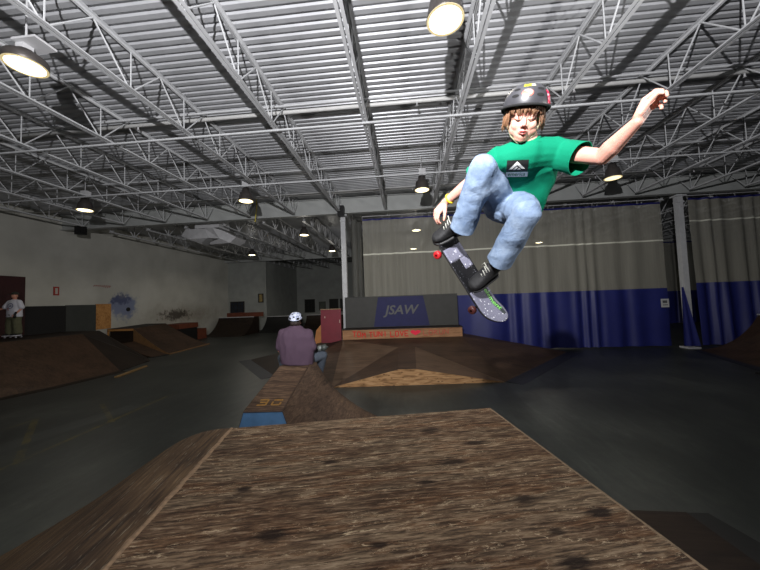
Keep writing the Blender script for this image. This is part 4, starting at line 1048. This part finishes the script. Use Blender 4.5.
# wristband
wb = RE.lerp(RWr, .80); dd = (RWr-RE).normalized(); u = dd.cross(cdir((0,0,1))).normalized(); v_ = dd.cross(u); pts = [wb + u*.029*math.cos(2*math.pi*i/16) + v_*.029*math.sin(2*math.pi*i/16) for i in range(17)]
MB().tube(pts, .006, 6, False).build('wristband', mat('yellow_rubber', (.85,.72,.15), .5), BOY, True)

# ---------------------------------------------------------------- skateboard
bT, bN = P(438, 229, 2.03), P(497.5, 323, 1.98)
Lx = (bN-bT).normalized(); Nz = cdir((.87*.62, .49*.62, .80)); Nz = (Nz-Nz.dot(Lx)*Lx).normalized(); Wy = Nz.cross(Lx)
BC = (bT+bN)/2; HL = (bN-bT).length/2; HW = .101
def bz(x):
    ax_ = abs(x)/HL; return 0 if ax_ < .62 else (ax_-.62)**1.6*.30
def bpt(x, y, z=0): return BC + Lx*x + Wy*y + Nz*(z + bz(x) + .006*(y/HW)**2)
SB = thing('skateboard', "skateboard with black and speckled grey grip under the jumper's feet", 'skateboard', BC)
def halfw(x):
    r = .10; e = HL-abs(x)
    return HW if e > r else HW*math.sqrt(max(1-((r-e)/r)**2, .0))
def slab(x0, x1, z0, z1, inset=0, y0=-1, y1=1, nx=None):
    nx = nx or max(int((x1-x0)/.012), 3); ny = 8; top = []; vs = []
    for zz in (z1, z0):
        for i in range(nx+1):
            x = x0+(x1-x0)*i/nx; hw = max(halfw(x)-inset, .001)
            for j in range(ny+1): vs.append(bpt(x, hw*(y0+(y1-y0)*j/ny), zz))
    fs = []; n = ny+1; B_ = (nx+1)*n
    for i in range(nx):
        for j in range(ny):
            q = i*n+j; fs.append((q, q+1, q+n+1, q+n)); fs.append((B_+q+n, B_+q+n+1, B_+q+1, B_+q))
    for i in range(nx): fs.append((i*n, (i+1)*n, B_+(i+1)*n, B_+i*n)); fs.append(((i+1)*n-1, B_+(i+1)*n-1, B_+(i+2)*n-1, (i+2)*n-1))
    for j in range(ny): fs.append((j+1, j, B_+j, B_+j+1)); q = nx*n; fs.append((q+j, q+j+1, B_+q+j+1, B_+q+j))
    return MB().add(vs, fs)
slab(-HL+.001, HL-.001, 0, .010).build('deck', mat('black_board_wood', (.08,.075,.08), .5), SB, True)
slab(-HL+.003, HL-.003, .0101, .0112, .001).build('grip', M_gripb, SB, True)
slab(.10, HL-.004, .0113, .0121, .003).build('speckled_grip', M_grip, SB, True)
slab(-.215, -.12, .0113, .0121, .003).build('speckled_grip', M_grip, SB, True)
slab(-.12, -.04, .0113, .0121, .003, .1, .95).build('speckled_grip', M_grip, SB, True)
# green lettering along the right edge
tm = text_mesh('element', .052, .001, .1); me = tm
for v in me.vertices: v.co = bpt(.215+v.co.x*.95, .060-v.co.y*-1.0*1.0 if False else .062+v.co.y, .0130)
link('green_lettering', me, mat('green_print', (.45,.75,.35), .6), SB)
slab(.105, .33, .0122, .0126, .0, .44, .80).build('lettering_panel', mat('dark_print', (.16,.19,.20), .7), SB, True)
M_truck = mat('worn_truck_metal', (.45,.44,.43), .4, .8, .2, 20)
M_wred = mat('red_wheel', (.68,.12,.14), .45); M_wdk = mat('dark_red_wheel', (.28,.13,.12), .5)
for x, mw in ((-.215, M_wred), (.205, M_wdk)):
    c = BC + Lx*x
    g = MB().box(c - Nz*.010, (.075,.055,.018), Matrix((Lx, Wy, Nz)).transposed()).tube([c-Nz*.02, c-Nz*.048], [.022,.014], 10).tube([c-Nz*.048-Wy*.07, c-Nz*.048+Wy*.07], .009, 8)
    tk = g.build('truck', M_truck, SB, True)
    for s_ in (-1, 1):
        wc = c - Nz*.050 + Wy*.083*s_; MB().lathe([(.008,-.016),(.022,-.016),(.027,-.010),(.027,.010),(.022,.016),(.008,.016)], wc, 20, Matrix((Lx, Nz, Wy)).transposed(), True).build('wheel', mw, tk, True)
# shoes standing on the board
def shoe(name, heel, toe, up, parent, ankle, S=1.0, mats=(None,)):
    f = (toe-heel).normalized(); up = (up-up.dot(f)*f).normalized(); s_ = f.cross(up); L = (toe-heel).length
    R_ = []
    prof_ = [(0.0,.018,.030),(.05,.033,.052),(.2,.038,.062),(.4,.040,.052),(.6,.046,.038),(.8,.046,.029),(.93,.036,.023),(1.0,.014,.016)]
    m = MB(); m.loft([(heel + f*L*a + up*(hh*.95+.014), s_*wd*S, up*hh*S) for a, wd, hh in prof_], 18, 2.4)
    m.cap(heel + f*L*.20 + up*.07, .040*S, ankle, .040*S)
    m.cap(heel + f*L*.38 + up*.085, .030*S, heel + f*L*.62 + up*.055, .028*S)
    o = remesh(m, name, M_shoe, .0045, parent, 2)
    m = MB(); m.loft([(heel + f*L*a + up*.009, s_*wd*1.10*S, up*.011) for a, wd, hh in prof_], 18, 3); m.build('sole', M_sole, o, True)
    m = MB()
    for k in range(5):
        q = heel + f*L*(.34+.075*k) + up*(.124-.015*k); m.tube([q+s_*.026-up*.014, q+up*.002, q-s_*.026-up*.014], .0032, 6); m.tube([q+s_*.026-up*.014, q+f*.012+up*.003, q-s_*.024-up*.012+f*.018], .0030, 6)
    m.tube([heel+f*L*.34+up*.128, heel+f*L*.30+up*.135+s_*.03, heel+f*L*.38+up*.11+s_*.04], .003, 6)
    m.build('laces', M_lace, o, True); return o
# back shoe: heel right, toe left
sA = BC + Lx*(-.285); upv = Nz
shoe('shoe', bpt(-.262,-.0,.014)+cdir((.085,.055,.04)), bpt(-.262,0,.014)+cdir((-.10,-.028,.02)), Nz+cdir((.0,.6,.0)), BOY, RA+cdir((-.003,-.005,0)), .98)
shoe('shoe', bpt(.045,0,.014)+cdir((.135,.045,.05)), bpt(.045,0,.014)+cdir((-.035,-.065,.06)), Nz+cdir((-.35,.5,0)), BOY, LA+cdir((0,-.005,0)), 1.0)

# ---------------------------------------------------------------- the seated man
MAN = thing('person', 'person in mauve t-shirt and white helmet sitting on ledge, back turned', 'person', P(300, 364, 4.95))
M_mauve = mat('mauve_cotton', (.30,.24,.29), .9, 0, .06, 8, .1, 120, spec=.1); M_gjean = mat('grey_blue_denim', (.25,.28,.32), .9, 0, .15, 30); M_short = mat('black_shorts', (.09,.09,.10), .9)
d0 = 5.06
def Q(px, py, dz=0): return P(px, py, d0+dz)
mh = Q(295.5, 321.5, .03); mx_, my_, mz_ = cdir((1,-.04,0)), cdir((.04,1,.0)), cdir((0,0,1))
mb = MB()
mb.ell(mh+my_*.01, mx_*.078, my_*.105, mz_*.095, 16); mb.cap(mh-my_*.06+mz_*-.01, .058, Q(295.5,332), .062)
for s_ in (-1, 1): mb.ell(mh+mx_*.079*s_-my_*.02, mx_*.01, my_*.03, mz_*.018, 10)
mb.cap(Q(295,340), .12, Q(296,358), .13)
for a, b, c_ in (((283.5,334,.0),(280,350,.0),(288,356,.35)), ((307.5,334,.0),(312.5,349.5,.0),(309,349,.32))):
    A, B, C_ = Q(*a), Q(*b), Q(*c_); mb.cap(A, .052, B, .042); mb.cap(B, .042, C_, .028)
Hr = Q(306, 351.5, .10); hand(mb, Q(307.5,350.5,.18), cdir((.9,.05,-.3)), cdir((-.2,.1,1)), cdir((0,1,0)), ((.4,.6,.4),)*4, .95)
hand(mb, Q(289,357,.38), cdir((.8,-.1,-.3)), cdir((0,1,0)), cdir((0,.2,-1)), ((.4,.6,.4),)*4, .95)
for K_, F_ in ((Q(321,355,.28), Q(318,378,.42)), (Q(283,357,.42), Q(288,385,.5))):
    hp_ = Q(300,359,.05); mb.cap(hp_, .08, K_, .055); mb.cap(K_, .055, F_, .035)
remesh(mb, 'body', M_skin2, .009, MAN, 2)
mb = MB()
mb.loft([(Q(295.5,325.5), mx_*.075, mz_*.065), (Q(295.5,329), mx_*.17, mz_*.10), (Q(295.5,335.5), mx_*.265, mz_*.135), (Q(296,345), mx_*.290, mz_*.15), (Q(297,356), mx_*.275, mz_*.16), (Q(297,363.2), mx_*.262, mz_*.165)], 30, 2.3)
for a, b in (((283.5,334,0),(280.5,347,.0)), ((307.5,334,0),(312,347,.0))):
    A, B = Q(*a), Q(*b); mb.cap(A, .088, A.lerp(B,.95), .080)
remesh(mb, 't_shirt', M_mauve, .011, MAN, 3, folds(1.3, .011, 4.5, (1.6,1,.8)))
mb = MB(); mb.cap(Q(300,359.2,.05), .095, Q(310,359,.1), .09); mb.cap(Q(310,358.5,.12), .09, Q(316,357.5,.2), .085); mb.cap(Q(291,359.5,.05), .09, Q(284,358,.3), .08)
remesh(mb, 'shorts', M_short, .01, MAN, 2)
mb = MB(); mb.cap(Q(314,357.5,.16), .088, Q(322.5,355,.27), .082); mb.cap(Q(322.5,355,.27), .082, Q(319,376,.42), .06); remesh(mb, 'trouser_leg', M_gjean, .01, MAN, 2); mb = MB(); mb.cap(Q(284,358,.3), .08, Q(282,358,.42), .078); mb.cap(Q(282,358,.42), .078, Q(288,380,.5), .06)
remesh(mb, 'trouser_leg', M_gjean, .01, MAN, 2)
for q in (Q(318,379,.46), Q(288,386,.54)):
    m = MB(); m.loft([(q+cdir((0,0,-a)), cdir((w_,0,0)), cdir((0,hh,0))) for a, w_, hh in ((-.10,.02,.03),(-.06,.042,.055),(.04,.045,.045),(.14,.048,.032),(.19,.02,.02))], 14, 2.5); m.build('shoe', M_shoe, MAN, True)
HS_, HC_ = HS, HC; HC = mh+my_*.012; hx, hy, hz = mx_, my_, mz_*-1
hx = hy.cross(hz)
w = NT('white_marked_helmet'); n = w.noise(w.mapping(), 22, 4); w.out(w.ramp(n, [(.40, (.50,.53,.62)), (.50, (.74,.77,.85)), (.60, (.76,.78,.84)), (.68, (.35,.36,.42))]), .4, .5)
shell(0, -.012).build('helmet', w.m, MAN, True)
rim = shell_pts(.001)[K2]; MB().tube(rim + [rim[0]], .007, 8, False).build('helmet_rim', M_vent, MAN, True)
for a0, a1, t0, t1 in ((2.2,2.7,.72,.92), (-2.7,-2.2,.72,.92), (2.95,3.33,.60,.72), (1.3,1.8,.6,.8), (-1.8,-1.3,.6,.8), (2.45,2.8,.35,.45)):
    patch(a0, a1, t0, t1, .0015).build('vent', M_vent, MAN, True, fix=False)
hm = MB(); rnd = random.Random(4)
for i in range(160):
    a = rnd.uniform(1.3, 2*math.pi-1.3); ln = rnd.uniform(.05,.075); p0 = V((.080*math.sin(a), .0, .094*math.cos(a)-.01)); pts = [h(*(p0+V((0,-ln*k/3,0))+V((math.sin(a),0,math.cos(a)))*(.002*k*(1-k/3)))) for k in range(4)]
    hm.tube(pts, [.005,.006,.005,.002], 4)
hm.build('hair', M_hairdk, MAN, True)
CMR = thing('camera', "black camera with a grey lens held at the seated man's right", 'camera', Q(319, 347, .2))
c0 = Q(316, 348.5, .22)
ORI = Matrix((cdir((1,.12,-.1)).normalized(), cdir((0,1,0)), cdir((0,0,1)))).transposed()
MB().box(Q(314,349.5,.2), (.13,.07,.08), ORI).build('camera_body', M_black, CMR); 
RX = Matrix((cdir((0,0,1)), cdir((0,1,0)), cdir((1,.12,0)).normalized())).transposed()
MB().lathe([(.03,0),(.048,.01),(.048,.06),(.042,.07)], Q(317.5,348.5,.2), 16, RX).build('lens_barrel', mat('grey_lens_barrel', (.42,.44,.43), .4, .2), CMR, True)
MB().lathe([(.042,0),(.052,.01),(.055,.06),(.04,.08),(.012,.085),(.012,.11)], Q(321.8,347.8,.2), 16, RX).build('lens_hood', mat('dark_lens_hood', (.22,.24,.23), .5), CMR, True)
# ---------------------------------------------------------------- the boy standing on the deck, left
KID = thing('person', 'person in white t-shirt, olive trousers and cap standing by the left wall', 'person', (-13.6, 9.7, 1.33))
KM_w = mat('white_cotton', (.80,.80,.84), .9, 0, .05, 6, spec=.1); KM_o = mat('olive_twill', (.36,.36,.27), .9, 0, .12, 8)
fz = V((0, 0, 1)); k0 = atX(14, 337.5, -14.0); dk = (k0-CAM).dot(cdir((0,0,-1)))
KX, KF = cdir((1,0,0)), cdir((0,0,1)); KX = V((KX.x, KX.y, 0)).normalized(); KF = V((KF.x, KF.y, 0)).normalized()
k0 = V((k0.x, k0.y, 1.36)); sK = .98
def K(x, y, z): return k0 + (KX*x + KF*y + fz*z)*sK
mb = MB()
mb.ell(K(0,.01,1.49), KX*.075, KF*.092, fz*.105, 16); mb.ell(K(0,.09,1.47), KX*.014, KF*.02, fz*.02, 8); mb.cap(K(0,0,1.42), .05, K(0,0,1.30), .055)
for s_ in (-1, 1): mb.ell(K(s_*.078,.0,1.48), KX*.01, KF*.016, fz*.028, 8)
mb.cap(K(0,0,1.22), .12, K(0,0,.85), .12)
mb.cap(K(-.17,0,1.26), .05, K(-.30,.04,1.06), .038); mb.cap(K(-.30,.04,1.06), .036, K(-.48,.12,.98), .026)
mb.cap(K(.17,0,1.26), .05, K(.24,-.02,1.02), .038); mb.cap(K(.24,-.02,1.02), .036, K(.20,.14,.83), .026)
hand(mb, K(-.48,.12,.98), -KX*.9+KF*.3-fz*.2, -fz, KF, ((.3,.4,.3),)*4, .95); hand(mb, K(.20,.14,.83), KF*.4-fz*.9, -KX, KF, ((.5,.6,.4),)*4, .95)
for s_ in (-1, 1): mb.cap(K(s_*.09,0,.82), .08, K(s_*.12,.03,.45), .055); mb.cap(K(s_*.12,.03,.45), .055, K(s_*.12,0,.10), .04)
remesh(mb, 'body', M_skin2, .011, KID, 2)
mb = MB(); mb.loft([(K(0,0,1.36), KX*.07, KF*.065), (K(0,0,1.31), KX*.17, KF*.09), (K(0,0,1.18), KX*.215, KF*.13), (K(0,0,.95), KX*.22, KF*.14), (K(0,0,.72), KX*.235, KF*.15)], 24, 2.3)
mb.cap(K(-.16,0,1.26), .08, K(-.28,.04,1.09), .085); mb.cap(K(.16,0,1.26), .08, K(.235,-.01,1.07), .082)
KS = remesh(mb, 't_shirt', KM_w, .013, KID, 3, folds(6, .008, 5))
Dk = -KF; ring = []
for i in range(18):
    a, b = 2*math.pi*i/18, 2*math.pi*(i+.9)/18; ring.append([(.10*math.cos(a), .10*math.sin(a)), (.10*math.cos(b), .10*math.sin(b)), (.07*math.cos(b), .07*math.sin(b)), (.07*math.cos(a), .07*math.sin(a))])
decal('round_print', flat(ring + [rect(-.05,-.03,.05,.0), rect(-.03,.01,.04,.035)]), K(0,.3,1.12), KX, fz, Dk, KS, mat('blue_grey_print', (.38,.40,.52), .8), KID, .004, .04)
decal('red_print', flat([rect(-.12,-.06,-.05,-.02), rect(-.09,-.1,-.04,-.07)]), K(0,.3,1.06), KX, fz, Dk, KS, mat('faded_red_print', (.68,.35,.36), .8), KID, .004, .04)
mb = MB(); mb.cap(K(0,0,.80), .15, K(0,0,.72), .15)
for s_ in (-1, 1): mb.cap(K(s_*.085,0,.74), .125, K(s_*.125,.03,.45), .112); mb.cap(K(s_*.125,.03,.45), .110, K(s_*.135,.01,.17), .115)
remesh(mb, 'trousers', KM_o, .013, KID, 2, folds(9, .012, 5))
m = MB().lathe([(.092,.0),(.094,.03),(.082,.07),(.045,.098),(.001,.105)], K(0,-.005,1.53), 20); m.box(K(0,.13,1.535), (.15,.12,.012), Matrix((KX,KF,fz)).transposed()); m.build('cap', mat('dark_green_cap', (.17,.18,.15), .8), KID, True)
for s_ in (-1, 1):
    q = K(s_*.14,.03,.085); m = MB(); m.loft([(q+KF*a, KX*w_, fz*hh) for a, w_, hh in ((-.11,.02,.02),(-.07,.042,.05),(.05,.046,.042),(.14,.046,.03),(.19,.02,.018))], 14, 2.5); sh_ = m.build('shoe', M_shoe, KID, True)
    MB().box(q+KF*.04-fz*.042, (.095,.30,.028), Matrix((KX,KF,fz)).transposed()).build('white_sole', KM_w, sh_)
t = thing('glove', "dark glove dangling from the standing boy's hand", 'glove', K(.22,.16,.75)); MB().ell(K(.21,.17,.74), KX*.05, KF*.04, fz*.07, 10).cap(K(.21,.17,.80), .035, K(.23,.15,.88), .03).build('palm', M_black, t, True)
KB = thing('skateboard', "skateboard under the feet of the boy by the left wall", 'skateboard', K(0,.02,.0))
m = MB(); m.loft([(K(x,.03,z), KF*w_, fz*.006) for x, w_, z in ((-.40,.03,.045),(-.36,.08,.032),(-.28,.10,.02),(.28,.10,.02),(.36,.08,.032),(.40,.03,.045))], 14, 3); m.build('deck', M_black, KB, True)
for x in (-.2, .2):
    tk = MB().bar(K(x,-.05,-.005), K(x,.11,-.005), .03, .02).build('truck', M_truck, KB)
    for y in (-.055, .115): MB().lathe([(.006,-.016),(.027,-.014),(.027,.014),(.006,.016)], K(x,y,-.015), 12, Matrix((KX, fz, KF)).transposed(), True).build('wheel', KM_w, tk, True)
WORLD = .025
FA_T = (-.4, 4.0, 7.1); FA_E = 3000; FA_A = 150
FB_T = (-.5, 3.5, 4.2); FB_E = 600; FB_A = 120
LN_E = 90; FILL_E = 14
# ================================================================== LIGHT
wd = bpy.data.worlds.new('world'); sc.world = wd; wd.use_nodes = True
wd.node_tree.nodes['Background'].inputs['Color'].default_value = (.75, .80, .85, 1); wd.node_tree.nodes['Background'].inputs['Strength'].default_value = WORLD
def spot(name, loc, target, energy, angle, blend, size, col=(1,1,1)):
    l = bpy.data.lights.new(name, 'SPOT'); l.energy = energy; l.spot_size = math.radians(angle); l.spot_blend = blend; l.shadow_soft_size = size; l.color = col
    o = bpy.data.objects.new(name, l); COL.objects.link(o); o.location = loc
    o.rotation_euler = (V(target)-V(loc)).to_track_quat('-Z', 'Y').to_euler(); return o
spot('flash_left', (-.65, -1.1, 3.78), FA_T, FA_E, FA_A, .75, .04, (.985, .975, 1))
spot('flash_right', (5.6, 1.6, 2.75), FB_T, FB_E, FB_A, .7, .04, (1, .98, .96))
for l, lab, m in near_l: spot('lamp_and_fill_light', V(l)-V((0,0,.03)), V(l)-V((0,0,2)), LN_E, 172, .3, .15, (1, .93, .8))
for l, lab in far_l:
    spot('lamp_and_fill_light', V(l)-V((0,0,.03)), V(l)-V((0,0,2)), 100, 172, .3, .15, (1, .93, .8))
    pl = bpy.data.lights.new('lamp_and_fill_light', 'POINT'); pl.energy = FILL_E; pl.shadow_soft_size = .15; pl.color = (1, .95, .85); o = bpy.data.objects.new('lamp_and_fill_light', pl); COL.objects.link(o); o.location = V(l)-V((0,0,.25))  # added fill point below each far lamp, brightens the joist webs overhead
